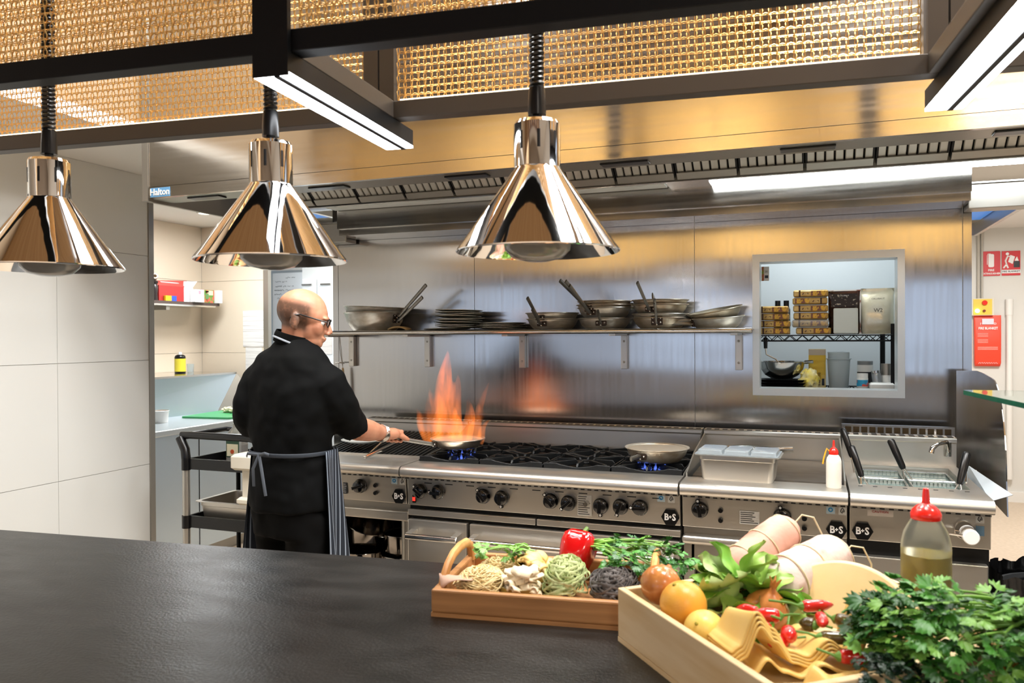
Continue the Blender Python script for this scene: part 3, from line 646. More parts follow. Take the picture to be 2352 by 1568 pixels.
# metal serving plates
PLM = mat('sizzle_plate', '55524c', .42, .85, col2='332c24', nscale=(9, 9, 9)); PLE = mat('sizzle_edge', 'b7b4a8', .4, .8)
plm = MB().lathe([(0, 0), (.085, 0), (.118, .006), (.124, .007), (.124, .009), (.117, .0085), (.084, .003), (0, .003)], 36).mesh('metal_plate', PLE, 40)
def plates(x, n, z0, dz, lab, gr, r=1.0):
    for i in range(n):
        q = mk('metal_plate', plm); q.location = (x+R.uniform(-.012, .012), Y0+R.uniform(-.012, .012), z0+i*dz); q.rotation_euler = (R.uniform(-.035, .035), R.uniform(-.035, .035), R.uniform(0, 6)); q.scale = (r, r, 1)
        tag(q, lab % ['bottom', 'second', 'third', 'fourth', 'fifth', 'sixth', 'seventh', 'eighth', 'topmost'][i if i < n-1 or n == 1 else 8] if '%' in lab else lab, 'plate', gr)
plates(-1.725, 9, SZ+.014, .0105, 'thin worn metal plate, %s of the tall stack on the wall shelf', 'tall stack of metal plates')
plates(-1.49, 4, SZ+.002, .0085, 'thin worn metal plate, %s of the low stack on the wall shelf', 'low stack of metal plates')
plates(-1.80, 1, SZ+.001, .006, 'single metal plate lying under the tall plate stack', 'lowest metal plates')
ha = -1.62
G1 = 'frying pans on the wall shelf'
pan((-1.212, Y0, SZ), .128, .052, ha-.1, 'lower of two grey frying pans beside the metal plates', ALU, .7, .10, group=G1)
pan((-1.215, Y0, SZ+.030), .130, .052, ha-.15, 'upper of two grey frying pans beside the metal plates', ALU, .75, .13, group=G1)
pan((-.945, Y0, SZ), .128, .052, ha+.15, 'lowest frying pan of the stack with a fan of three handles', ALU, .6, .09, group=G1)
pan((-.945, Y0, SZ+.052), .129, .052, ha-.25, 'second frying pan of the stack with a fan of three handles', ALU, .62, .20, group=G1)
pan((-.948, Y0, SZ+.068), .130, .050, ha-.32, 'third frying pan of the stack with a fan of three handles', ALUOLD, .66, .20, group=G1)
pan((-.945, Y0, SZ+.084), .129, .052, ha-.42, 'topmost frying pan of the stack with a fan of three handles', ALUOLD, .58, .20, group=G1)
pan((-.672, Y0, SZ), .130, .052, ha+.1, 'lowest frying pan of the browned stack next to the tilted pans', ALUOLD, .95, .10, group=G1)
pan((-.672, Y0, SZ+.020), .131, .050, ha+.1, 'second frying pan of the browned stack next to the tilted pans', ALU, .95, .10, group=G1)
pan((-.672, Y0, SZ+.064), .130, .050, ha-.15, 'third frying pan of the browned stack, rust stained', ALUOLD, .72, .17, group=G1)
pan((-.672, Y0, SZ+.086), .131, .050, 1.95, 'topmost frying pan of the browned stack, handle pointing to the wall', ALUOLD, 1.0, .11, group=G1)
pan((-.405, Y0, SZ), .122, .052, -2.75, 'lower of two tilted pale frying pans at the hatch end of the shelf', ALU, .12, .10, tilt=(.06, -.05), group=G1)
pan((-.41, Y0, SZ+.036), .124, .050, -2.75, 'upper of two tilted pale frying pans at the hatch end of the shelf', mat('aluminium_pale', 'b9b09c', .4, .9), .10, .13, tilt=(.10, -.17), group=G1)
# pans on the range
pan((-.612, 3.40, .943), .131, .058, -1.95, 'worn aluminium pan on the lit end burner beside the griddle', ALUOLD, -.1, .05, inner=mat('pan_inner', 'b5aa98', .45, .6), group='pans on the range')
hp = Vector((-1.725, 3.12, 1.043)); pc_ = Vector((-1.523, 3.352, .966))
dv = (hp-pc_); fa = atan2(dv.y, dv.x)
fp = pan(tuple(pc_), .122, .042, fa, 'shiny pan full of flames in the cook\'s hand', mat('pan_bright', 'c2b6a6', .3, .9), .22, .25, inner=mat('pan_inner', 'b5aa98'), group='pans on the range')
# ---------------------------------------------------------------- small things on the cooking line
gp = thing('steel_insert', 'deep steel insert with a clear three part lid on the griddle', 'container', (-.262, 3.24, TOPZ), radians(-3))
def rrect(w, d, r, n=5):
    pts = []
    for cx_, cy_, a0 in ((w-r, d-r, 0), (-w+r, d-r, pi/2), (-w+r, -d+r, pi), (w-r, -d+r, 3*pi/2)):
        for i in range(n+1): a = a0+pi/2*i/n; pts.append((cx_+r*cos(a), cy_+r*sin(a)))
    return pts
def gnpan(t, w, d, h, m, name='body'):
    b = MB().loft([[(x, y, 0) for x, y in rrect(w*.88, d*.82, .02)], [(x, y, .01) for x, y in rrect(w*.90, d*.85, .022)], [(x, y, h*.78) for x, y in rrect(w*.95, d*.92, .024)], [(x, y, h*.8) for x, y in rrect(w*.965, d*.95, .024)], [(x, y, h-.003) for x, y in rrect(w*.965, d*.95, .024)], [(x, y, h-.003) for x, y in rrect(w+.012, d+.012, .026)], [(x, y, h) for x, y in rrect(w+.012, d+.012, .026)], [(x, y, h) for x, y in rrect(w*.95, d*.93, .022)], [(x, y, h*.3) for x, y in rrect(w*.9, d*.87, .02)], [(x, y, .004) for x, y in rrect(w*.87, d*.8, .02)]])
    return b.build(name, m, t, smooth=30)
gnpan(gp, .15, .082, .10, STEEL)
ld = MB()
for cx_ in (-.10, 0, .10):
    i0 = len(ld.v); ld.loft([[(x+cx_, y, .100) for x, y in rrect(.05, .085, .012)], [(x+cx_, y, .116) for x, y in rrect(.046, .080, .012)], [(x+cx_, y, .118) for x, y in rrect(.043, .077, .012)]])
ld.box(-.155, .155, -.088, .088, .1005, .1045); ld.build('clear_lid', mat('lid_clear', 'cdd6da', .18, trans=.7, ior=1.25), gp, smooth=30)
bw = thing('mixing_bowl', 'wide shallow steel bowl on the griddle behind the insert', 'bowl', (-.235, 3.52, TOPZ))
MB().lathe([(0, 0), (.06, 0), (.10, .03), (.125, .07), (.137, .075), (.137, .078), (.122, .074), (.095, .032), (.058, .004), (0, .004)], 44).build('bowl_body', STEELB, bw, smooth=50)
MB().ell((-.02, 0, .02), (.06, .06, .03), nu=14, nv=8).build('food', mat('greenish_food', '8d8a5a', .6, col2='5f6d3c', nscale=(60, 60, 60)), bw)
MB().tube([(-.06, -.03, .05), (.05, -.05, .082), (.17, -.06, .092)], [.010, .013, .012], 10, flat=.5).build('spoon', STEELB, bw)
def squeeze(name, label, loc, r, hb, liquid, lq, strap=False, H=None, grp=None, capk=None):
    t = thing(name, label, 'bottle', loc, 0, grp); H = H or hb*1.05
    prof = [(0, 0), (r*.94, 0), (r, .004), (r, hb*.76), (r*.98, hb*.81), (r*.88, hb*.89), (r*.68, hb*.96), (r*.56, hb)]
    MB().lathe(prof, 40).build('body', lq if liquid is None else mat('squeeze_plastic', 'e6eadf', .3, trans=.93, ior=1.12), t, smooth=40)
    if liquid is not None: MB().lathe([(0, .004), (r*.97, .004), (r*.97, hb*liquid), (0, hb*liquid)], 40).build('contents', lq, t, smooth=40)
    q = (capk or hb*.42)
    MB().lathe([(r*.60, hb-.02*q), (r*.62, hb), (r*.62, hb+.16*q), (r*.55, hb+.28*q), (r*.40, hb+.40*q), (r*.22, hb+.48*q), (r*.17, hb+.50*q), (r*.13, hb+.88*q), (r*.11, hb+.98*q), (0, hb+q)], 28).build('cap', REDP, t, smooth=50)
    if strap: MB().tube([(-r*.5, 0, hb*1.06), (-r*.9, -.002, hb*1.16), (-r*1.05, -.004, hb*1.05), (-r*1.3, -.006, hb*.85), (-r*1.4, -.006, hb*.70)], .0028, 8).build('cap_tether', mat('yellow_tether', 'efa62a', .4), t)
    return t
squeeze('sauce_bottle', 'small white sauce bottle with a red nozzle on the griddle edge', (.082, 3.165, TOPZ), .027, .123, None, mat('sauce_white', 'e2ded2', .35, sss=.1), strap=True)
pl = MB().lathe([(0, 0), (.07, 0), (.108, .014), (.110, .016), (.106, .0165), (.068, .004), (0, .004)], 40).build('white_plate', mat('china', 'dfe5e2', .12, coat=.4)); pl.location = (-2.075, 3.44, .955); tag(pl, 'white plate lying on the chargrill beside the cook', 'plate')
tg = thing('steel_tongs', 'steel tongs resting on the chargrill front', 'tongs', (-1.90, 3.17, .93))
for a, (dx, dy, dz) in zip((0, 1), ((-.035, .26, .055), (.055, .245, .05))):
    MB().tube([(0, 0, 0), (dx*.5, dy*.5, dz*.5), (dx, dy, dz)], [.007, .009, .008], 8, flat=.35).build('arm', STEELB, tg)
MB().cyl((-.006, -.006, 0), (.006, -.006, 0), .007, n=10).build('hinge', STEELB, tg)
# pots under the chargrill
PT = mat('pot_steel', '8f8a84', .12, 1)
def pot(loc, r, h, label, tilt=(0, 0), lid=False):
    t = thing('stock_pot', label, 'pot', loc, 0, 'pots under the chargrill', rot=(tilt[0], tilt[1], 0))
    MB().lathe([(0, 0), (r*.97, 0), (r, .006), (r, h), (r+.005, h+.002), (r+.004, h+.005), (r-.003, h), (r-.003, .006), (0, .004)], 40).build('pot_body', PT, t, smooth=40)
    for s in (-1, 1): MB().tube([(s*r, -.03, h*.75), (s*(r+.03), -.028, h*.78), (s*(r+.035), 0, h*.79), (s*(r+.03), .028, h*.78), (s*r, .03, h*.75)], .004, 8).build('loop_handle', STEELB, t)
pot((-2.06, 3.42, .297), .13, .14, 'wide steel pot at the bottom under the chargrill, by the cook\'s legs')
pot((-1.83, 3.40, .297), .11, .14, 'steel pot standing upright under the chargrill beside the oven door')
pot((-1.83, 3.40, .444), .095, .09, 'small steel pot on top of the upright pot under the chargrill')
pot((-2.06, 3.44, .470), .115, .09, 'steel pot leaning on its neighbours under the chargrill', (.12, .30))
pot((-1.95, 3.66, .50), .10, .09, 'steel pot lying behind the leaning pot under the chargrill', (.1, .35))
# tool hanging on the shelf end
hg = thing('hanging_tool', 'wooden handled tool on a wire loop hanging from the shelf end', 'utensil', (-2.505, 3.95, 1.02))
MB().tube([(0, 0, 0), (-.004, 0, .10), (-.01, 0, .24), (-.012, 0, .28)], [.010, .011, .010, .006], 10, flat=.6).build('wooden_handle', mat('bamboo', 'b79a6a', .5), hg)
MB().tube([(-.012, 0, .28), (-.02, -.02, .40), (.0, -.05, .47), (.002, -.04, .40), (-.012, 0, .29)], .0018, 6).tube([(-.03+.0*i+.03*cos(i), .02*sin(i), .31+.004*sin(3*i)) for i in range(7)], .003, 6, closed=True).build('wire_loop', STEELD, hg)
# ================================================================ store room rack seen through the hatch
X_ = lambda x: -.245+(x-1745)*.002056
Z_ = lambda y: 1.476-(y-770)*.00225
rk = thing('wire_rack', 'black wire shelving rack behind the serving hatch', 'rack', (.02, 4.40, 0))
for z in (1.475, 1.205):
    m = MB()
    for y in (-.17, .17):
        for dz in (0, -.028): m.cyl((-.42, y, z+dz), (.37, y, z+dz), .003, n=6)
        n = 26
        for i in range(n):
            a = -.42+.79*i/n; b = a+.79/n; m.cyl((a, y, z-.028 if i % 2 else z), (b, y, z if i % 2 else z-.028), .0022, n=5)
    for i in range(32): x = -.41+.78*i/31; m.cyl((x, -.17, z-.001), (x, .17, z-.001), .0018, n=5)
    m.build('wire_shelf', BLKM, rk)['kind'] = 'stuff'
for x, y in ((.358, -.16), (.335, .16), (-.42, -.16), (-.42, .16)): MB().cyl((x, y, 0), (x, y, 1.53), .0125, n=12).build('post', BLKM, rk)
GOLD = mat('biscuit_foil', 'c9a866', .28, .35, col2='b08c4a', nscale=(18, 18, 18), bump=.12, bscale=(40, 40, 40))
def rbox(w, d, h, r=.006, puff=0):
    return MB().loft([[(x, y, 0) for x, y in rrect(w-r, d-r, r, 3)], [(x, y, r) for x, y in rrect(w, d, r, 3)], [(x, y, h/2) for x, y in rrect(w+puff, d+puff, r, 3)], [(x, y, h-r) for x, y in rrect(w, d, r, 3)], [(x, y, h) for x, y in rrect(w-r, d-r, r, 3)]])
pkm = rbox(.082, .045, .034).mesh('wrapper', GOLD, 40); bandm = MB().box(-.004, .004, -.0462, -.044, .001, .033).mesh('dark_band', mat('brown_band', '3a1f14', .5), 0)
picm = MB().box(-.035, .035, -.0464, -.044, .006, .029).mesh('biscuit_picture', mat('biscuit_print', 'd8a53a', .5, col2='7a4a3a', nscale=(70, 70, 70), lo=.45, hi=.55), 0)
lgm = MB().box(-.016, .016, -.0462, -.044, .011, .020).mesh('brand_scribble', mat('brown_print', '6a4a30', .5, col2='c9a866', nscale=(160, 160, 160), lo=.48, hi=.52), 0)
def pack(x, z, label, flip=False, w=1.0, grp='gold biscuit packs', m=None):
    t = thing('biscuit_pack', label, 'pack', (x, 4.29, z), 0, grp)
    mk('wrapper', pkm, t).scale = (w, 1, 1); s = -1 if flip else 1
    mk('dark_band', bandm, t).location.x = -s*.052*w; mk('biscuit_picture', picm, t).location.x = s*.036*w; mk('brand_scribble', lgm, t).location.x = -s*.026*w
    if m: rbox(.086, .048, .038, puff=.003).build('clear_wrap', m, t).location.z = -.002
    return t
ordn = ['bottom', 'second', 'third', 'fourth', 'fifth', 'topmost']
zb = 1.480
for i in range(4): pack(-.172+[0, .002, -.003, -.006][i], zb+i*.0365, 'gold biscuit pack, %s of the low stack by the hatch frame' % ['bottom', 'second', 'third', 'topmost'][i], w=.96)
for i in range(6): pack(.005+[.012, -.002, .0, -.001, -.004, 0][i], zb+i*.0375, 'gold biscuit pack, %s of the tall stack next to the dark bag%s' % (ordn[i], ', in clear wrap' if i == 1 else ''), flip=(i == 4), m=mat('clear_wrap', 'eef0f0', .2, trans=.8, ior=1.1) if i == 1 else None)
def bag(x, w, h, y, label, m, topm=None):
    t = thing('foil_bag', label, 'bag', (x, y, 1.48))
    def ring(z, k, d): return [((w*k)*(abs(cos(a))**.5)*(1 if cos(a) >= 0 else -1), d*sin(a)+.004*sin(3*a+z*40), z) for a in [2*pi*i/24 for i in range(24)]]
    MB().loft([ring(0, .93, .035), ring(h*.1, 1, .045), ring(h*.35, .98, .045), ring(h*.6, .97, .034), ring(h*.85, .98, .014), ring(h*.9, .99, .004), ring(h, 1, .003)]).build('pouch', m, t, smooth=60)
    return t
b1 = bag(.160, .074, .215, 4.30, 'dark brown foil chocolate bag with a white label on the wire rack', mat('dark_foil', '231512', .25, .3, col2='4a2e24', nscale=(20, 20, 12), bump=.25, bscale=(25, 25, 25)))
rbox(.056, .002, .125, .004).build('white_label', mat('label_white', 'd7dcd6', .4), b1).location = (.006, -.047, .004)
MB().box(-.06, .06, -.0175, -.015, .135, .20).build('pouch_print', mat('dark_print', '1c1210', .4, col2='b8ab98', nscale=(60, 60, 90), lo=.60, hi=.66), b1, smooth=0).location.y = -.022
b2 = bag(.312, .076, .225, 4.30, 'pale cream foil bag marked W2 on the wire rack', mat('cream_foil', 'd8d3c0', .22, .25, col2='c9c2a8', nscale=(12, 12, 12), bump=.3, bscale=(18, 18, 18)))
text('W2', .026, mat('grey_print', '4a4844', .6), b2, (.0, -.052, .115)); text('CALLEBAUT', .011, mat('grey_print', '4a4844'), b2, (.0, -.040, .172)); text('CALLEBAUT', .008, PAPER, b1, (.0, -.042, .190))
cb = MB().box(-.08, .08, -.05, .05, 0, .225).build('carton', mat('brown_white_carton', 'd8cfc6', .6, col2='8a5a48', nscale=(14, 14, 14), lo=.55, hi=.6), smooth=0); cb.location = (.17, 4.44, 1.48); tag(cb, 'white and brown carton behind the dark bag', 'box')
for x in (-.158, -.115):
    b = thing('spice_bottle', 'small black lidded bottle behind the low biscuit stack, %s' % ('by the hatch frame' if x < -.14 else 'next to the tall biscuit stack'), 'bottle', (x, 4.43, 1.48), 0, 'black lidded bottles'); MB().lathe([(0, 0), (.02, 0), (.02, .13), (.014, .145), (0, .145)], 16).build('bottle_body', mat('dark_glass', '2b2a24', .15), b); MB().lathe([(0, .145), (.014, .145), (.014, .178), (0, .178)], 16).build('lid', BLKP, b)
cd = thing('hanging_card', 'small printed card hanging inside the hatch corner', 'card', (-.205, 4.122, 1.78)); MB().box(-.018, .018, 0, .002, -.035, .035).build('card_sheet', PAPER, cd, smooth=0); MB().box(-.018, -.006, -.001, 0, -.035, .035).build('coloured_strip', mat('card_print', '7aa04a', .5, col2='b04040', nscale=(60, 60, 60)), cd, smooth=0); text('20.', .014, BLKP, cd, (.006, -.001, .01)); MB().box(-.002, .014, -.001, 0, -.022, -.008).build('navy_patch', mat('navy', '1c2638', .5), cd, smooth=0)
# lower level
zb = 1.209
fm = thing('food_mill', 'steel food mill with a black crank on the lower wire shelf', 'kitchen tool', (-.135, 4.32, zb+.045))
MB().lathe([(0, 0), (.05, 0), (.085, .02), (.105, .05), (.112, .085), (.118, .088), (.110, .088), (.10, .05), (.08, .024), (0, .006)], 36).build('mill_bowl', STEELB, fm, smooth=50)
MB().tube([(0, 0, .06), (-.03, 0, .10), (-.075, -.02, .125), (-.078, -.02, .155)], .004, 8).build('crank_rod', STEELB, fm); MB().tube([(-.078, -.02, .155), (-.079, -.02, .20), (-.08, -.02, .212)], [.009, .011, .009], 12).build('crank_grip', BLKP, fm); MB().tube([(.11, -.02, .085), (.15, -.04, .088)], .009, 8, flat=.4).build('rest_tab', STEELB, fm)
for i in range(3):
    k = MB().loft([[(x, y, 0) for x, y in rrect(.10, .07, .02)], [(x, y, .013) for x, y in rrect(.112, .082, .02)], [(x, y, .013) for x, y in rrect(.108, .078, .02)], [(x, y, .003) for x, y in rrect(.097, .067, .02)]]).build('black_tray', BLKM); k.location = (-.13, 4.32, zb+i*.0145); tag(k, 'shallow black oven tray, %s of the pile under the food mill' % ['bottom', 'middle', 'top'][i], 'tray', 'black trays')
YL = mat('yellow_carton', 'e8c63e', .45, col2='efe0a8', nscale=(12, 12, 9), lo=.5, hi=.62)
yb = thing('yellow_carton', 'tall yellow food carton on the lower wire shelf', 'box', (.035, 4.37, zb)); MB().box(-.041, .041, -.03, .03, 0, .195).build('carton_body', YL, yb, smooth=0, bevel=.001); MB().box(-.041, .041, -.0312, -.03, .165, .195).build('plain_flap', mat('flap', 'cfc7b8', .5), yb, smooth=0); text('riatine', .026, mat('brown_print2', '5a4a20', .5), yb, (.008, -.0315, .045), rot=(pi/2, -pi/2, 0)); MB().box(.022, .034, -.0315, -.03, .012, .046).build('dark_mark', BLKP, yb, smooth=0)
yg = thing('yellow_bag', 'crumpled yellow plastic bag in front of the yellow carton', 'bag', (-.005, 4.27, zb))
def crump(c, rad, seed, amp=.25, nu=28, nv=16):
    m = MB().ell((0, 0, 0), (1, 1, 1), nu=nu, nv=nv)
    m.v = [tuple(Vector((v[0]*rad[0], v[1]*rad[1], v[2]*rad[2]))*(1+amp*noise.noise(Vector(v)*2.2+Vector((seed, 0, 0))))+Vector(c)) for v in m.v]; return m
crump((0, 0, .045), (.045, .03, .05), 3, .5).build('bag_body', mat('yellow_film', 'ecd64a', .3, col2='f2ecc0', nscale=(30, 30, 30)), yg)
CL = mat('frosted_plastic', 'd3dde0', .28, trans=.55, ior=1.15)
ck = thing('measuring_bucket', 'pair of nested clear plastic buckets on the lower wire shelf', 'container', (.135, 4.30, zb))
MB().lathe([(0, 0), (.043, 0), (.045, .004), (.054, .145), (.060, .147), (.060, .150), (.052, .150), (.043, .006), (0, .004)], 32).build('outer_bucket', CL, ck, smooth=40); MB().lathe([(0, .03), (.043, .03), (.051, .178), (.053, .180), (.050, .181), (.041, .034), (0, .033)], 32).build('inner_bucket', CL, ck, smooth=40)
def jar(name, label, x, y, r, h, m, lidm, lh, cat='jar', tilt=0, lab=None):
    t = thing(name, label, cat, (x, y, zb), 0, rot=(0, tilt, 0)); MB().lathe([(0, 0), (r*.95, 0), (r, .003), (r, h-lh-.004), (r*.93, h-lh), (0, h-lh)], 24).build('jar_body', m, t, smooth=40); MB().lathe([(0, h-lh), (r*.98, h-lh), (r*.98, h), (0, h)], 24).build('lid', lidm, t, smooth=40)
    if lab: MB().lathe([(r*1.01, h*.2), (r*1.01, h*.6)], 24).build('label_wrap', lab, t)
    return t
jar('storage_jar', 'white jar with a grey lid and a dark label band on the lower wire shelf', .262, 4.40, .037, .135, PLASTW, mat('grey_lid', '8b9092', .4), .018, lab=mat('dark_label', '25262a', .5))
jar('pill_bottle', 'small white bottle with a blue and red label on the lower wire shelf', .242, 4.27, .026, .078, PLASTW, PLASTW, .018, 'bottle', lab=mat('blue_red', '2e9ac4', .5, col2='d8503a', nscale=(18, 18, 18), lo=.5, hi=.55))
jar('glass_jar', 'small tilted glass jar between the white jars', .312, 4.30, .022, .07, mat('jar_glass', 'b8bcbe', .05, .2, trans=.5), STEELB, .012, tilt=-.12).location.z += .022
jar('pepper_can', 'grey topped white can beside the rack post', .356, 4.32, .028, .125, PLASTW, STEELD, .055, 'can')
bx = rbox(.055, .04, .035, .008).build('white_tub', PLASTW); bx.location = (.327, 4.25, zb); tag(bx, 'low white plastic tub in front of the grey topped can', 'tub')
# ================================================================ alcove on the left
bn = thing('prep_bench', 'steel preparation bench with a tall splash in the left alcove', 'bench', (-4.11, 4.5, 0))
BS = mat('bench_steel', 'cfdde8', .3, .75)
MB().box(-.30, .31, -.85, .78, .08, .86).build('cabinet', BS, bn, smooth=0)
MB().box(-.34, .335, -.88, .885, .86, .90).build('bench_top', mat('bench_top', 'd8e0e4', .3, .7), bn, smooth=0, bevel=.008, seg=3)
MB().box(-.28, .28, -.83, .88, 0, .08).build('plinth', STEELD, bn, smooth=0)
for y in (-.28, .30): MB().box(.31, .313, y-.002, y+.002, .1, .85).build('door_gap', DARKST, bn, smooth=0)
MB().add([(-.35, -.88, .90), (-.21, .50, .90), (-.21, .72, 1.185), (-.35, -.88, 1.185), (-.40, -.88, .90), (-.40, .50, .90), (-.40, .72, 1.185), (-.40, -.88, 1.185)], [(0, 1, 2, 3), (7, 6, 5, 4), (3, 2, 6, 7), (1, 5, 6, 2), (0, 3, 7, 4), (0, 4, 5, 1)]).build('splash', BS, bn, smooth=0)
MB().add([(-.21, .505, .90), (-.21, .725, 1.185), (-.02, .86, .90), (-.21, .525, .90), (-.21, .74, 1.185), (-.02, .88, .90)], [(0, 1, 2), (5, 4, 3), (0, 3, 4, 1), (1, 4, 5, 2), (0, 2, 5, 3)]).build('splash_end', STEELD, bn, smooth=0)
MB().box(-.722, -.21, -.88, .725, 1.186, 1.20).build('splash_ledge', STEELB, bn, smooth=0)
cb = MB().loft([[(x, y, 0) for x, y in rrect(.20, .26, .02)], [(x, y, .012) for x, y in rrect(.20, .26, .02)]]).build('cutting_board', mat('green_board', '3f9a5c', .4)); cb.location = (-4.06, 4.80, .901); cb.rotation_euler.z = .1; tag(cb, 'green plastic cutting board on the alcove bench', 'cutting board')
for i, (x, y, s) in enumerate([(-4.10, 4.86, 1), (-4.03, 4.84, .8), (-4.07, 4.92, .7)]):
    g = crump((0, 0, .02), (.045*s, .03*s, .022*s), i*3+1, .5).build('chopped_piece', mat('garlic', 'e2d6b4', .55)); g.location = (x, y, .914); tag(g, ['largest pale chopped piece on the green board', 'middle sized pale chopped piece on the green board', 'smallest pale chopped piece on the green board'][i], 'food', 'pale food on the green board')
tb = thing('white_tub', 'open white plastic tub with brown contents on the alcove bench', 'tub', (-4.15, 4.24, .901))
MB().lathe([(0, 0), (.05, 0), (.058, .08), (.061, .08), (.058, .083), (.05, .006), (0, .006)], 24).build('tub_body', PLASTW, tb, smooth=40); MB().lathe([(0, .006), (.05, .006), (.054, .05), (0, .05)], 24).build('contents', mat('brown_food', 'a4764a', .6), tb)
sc_ = thing('spray_can', 'black spray can with a yellow label on the splash ledge', 'can', (-4.60, 4.91, 1.20))
MB().lathe([(0, 0), (.040, 0), (.041, .005), (.041, .125), (.036, .138), (.022, .146), (0, .146)], 24).build('can_body', BLKP, sc_, smooth=40); MB().lathe([(.0415, .015), (.0415, .115)], 24).build('label_wrap', mat('yellow_label', 'd8c83a', .45), sc_); MB().lathe([(0, .146), (.014, .146), (.013, .165), (0, .168)], 16).build('nozzle', PLASTW, sc_)
gl = MB().lathe([(.0, 0), (.024, 0), (.028, .07), (.026, .07), (.022, .004), (0, .004)], 20).build('drinking_glass', CLEAR); gl.location = (-4.60, 5.02, 1.20); tag(gl, 'small clear tumbler beside the spray can', 'glass')
ws = thing('side_shelf', 'short dark shelf on a steel bracket in the left alcove', 'shelf', (-4.69, 4.75, 1.5))
MB().box(-.14, .14, -.60, .55, .235, .258).build('shelf_board', mat('dark_shelf', '4a3d38', .4), ws, smooth=0); MB().box(-.145, .145, -.60, .50, .222, .235).build('shelf_frame', STEELB, ws, smooth=0)
MB().box(-.135, -.105, -.02, .015, .0, .222).box(-.135, .13, -.02, .015, .19, .222).build('bracket', STEELD, ws, smooth=0)
zs = 1.758
def sbx(name, label, y0, y1, h, m, x0=-4.76, x1=-4.58, parts=()):
    t = thing(name, label, 'box', ((x0+x1)/2, (y0+y1)/2, zs)); w = (x1-x0)/2; d = (y1-y0)/2
    MB().box(-w, w, -d, d, 0, h).build('box_body', m, t, smooth=0, bevel=.001)
    for nm, b, mm in parts: MB().box(w, w+.0015, d*b[0], d*b[1], h*b[2], h*b[3]).build(nm, mm, t, smooth=0)
    return t, w, d
REDB = mat('red_card', 'a32a28', .45)
t, w, d = sbx('carton', 'red and white open cardboard box on the alcove shelf', 4.68, 5.03, .115, REDB, parts=[('white_panel', (.45, 1, 0, 1), PAPER)])
MB().add([(w, -d, .115), (w, d, .115), (w-.10, d+.04, .175), (w-.12, -d, .155)], [(0, 1, 2, 3)]).build('open_flap', mat('red_flap', 'b8403a', .5), t, smooth=0, solid=.003); MB().tube([(w-.03-.035*(k % 2)*.5-.0005*k, -.12+.008*k, .142+.008*(k % 2)) for k in range(26)], .0022, 5).build('flap_print', PAPER, t)
MB().add([(w, d*.5, .116), (w, d, .116), (w-.08, d+.14, .175), (w-.09, d*.7, .165)], [(0, 1, 2, 3)]).build('open_flap', PAPER, t, smooth=0, solid=.003)
sbx('battery_pack', 'small yellow and blue pack in front of the red box', 4.72, 4.83, .04, mat('yellow_card', 'd8a820', .45), -4.575, -4.555, [('blue_panel', (.1, 1, 0, 1), mat('blue_card', '2848a8', .45))])
sbx('carton', 'narrow plain white box with a small round emblem on the alcove shelf', 4.99, 5.09, .10, PAPER, -4.57, -4.52, [('emblem', (-.25, .25, .65, .9), mat('pink_print', 'c88a98', .5))])
sbx('carton', 'box printed with colourful vegetables on the alcove shelf', 5.095, 5.25, .105, mat('veg_print', '5f8a3c', .5, col2='c8604a', nscale=(30, 30, 30), lo=.45, hi=.55), -4.70, -4.56, [('cream_panel', (.0, .8, .6, .95), mat('cream_card', 'd8d2a8', .5))])
sbx('carton', 'white carton with a green landscape print at the shelf end', 5.26, 5.30, .105, PAPER, -4.72, -4.52)
for o_ in [bpy.data.objects.get('carton.003')]:
    t = o_; MB().box(-.1, .1, -.0215, -.02, .03, .075).build('green_print', mat('green_print', '6d9a64', .5), t, smooth=0); MB().box(.05, .1, -.022, -.02, .082, .096).build('dark_print', BLKP, t, smooth=0)
pm = thing('pepper_mill', 'dark pepper mill at the near end of the alcove shelf', 'mill', (-4.60, 4.655, zs)); MB().lathe([(0, 0), (.026, 0), (.022, .05), (.028, .10), (.020, .12), (.030, .14), (.02, .15), (0, .15)], 20).build('mill_body', mat('mill_dark', '2a2220', .3), pm)
rl = MB().lathe([(.012, -.03), (.022, -.03), (.022, .03), (.012, .03)], 20, close=True).build('paper_roll', mat('roll', 'b8a890', .6)); rl.location = (-4.60, 4.655, zs+.172); rl.rotation_euler = (1.2, 0, 1.0); tag(rl, 'small paper roll on top of the dark pepper mill', 'roll')
PRN = mat('printed_paper', 'e0dcd8', .7, col2='c6c0bc', nscale=(3, 3, 130), lo=.55, hi=.6)
for i, (x0, x1, z0, z1) in enumerate([(-4.41, -4.205, 1.40, 1.70), (-4.385, -4.22, 1.20, 1.395)]):
    p = MB().box(x0, x1, 5.415, 5.4185, z0, z1).build('notice_sheet', PRN, smooth=0); tag(p, ['printed notice sheet taped to the cream end wall', 'lower paper sheet taped below the printed notice'][i], 'paper')
wbd = thing('whiteboard', 'whiteboard with handwritten notes behind the cook', 'whiteboard', (-4.34, 5.94, 1.35))
MB().box(-.16, .165, -.012, .008, 0, .70).build('board_face', mat('board_white', 'eef2f4', .25), wbd, smooth=0)
for b in [(-.175, -.16, -.02, .72), (.165, .18, -.02, .72), (-.16, .165, -.02, 0), (-.16, .165, .70, .72)]: MB().box(b[0], b[1], -.016, .01, b[2], b[3]).build('board_frame', mat('alu_frame', 'b9bfc0', .4, .7), wbd, smooth=0)
INK = mat('ink', '3a3f48', .6)
rr = random.Random(3)
m = MB()
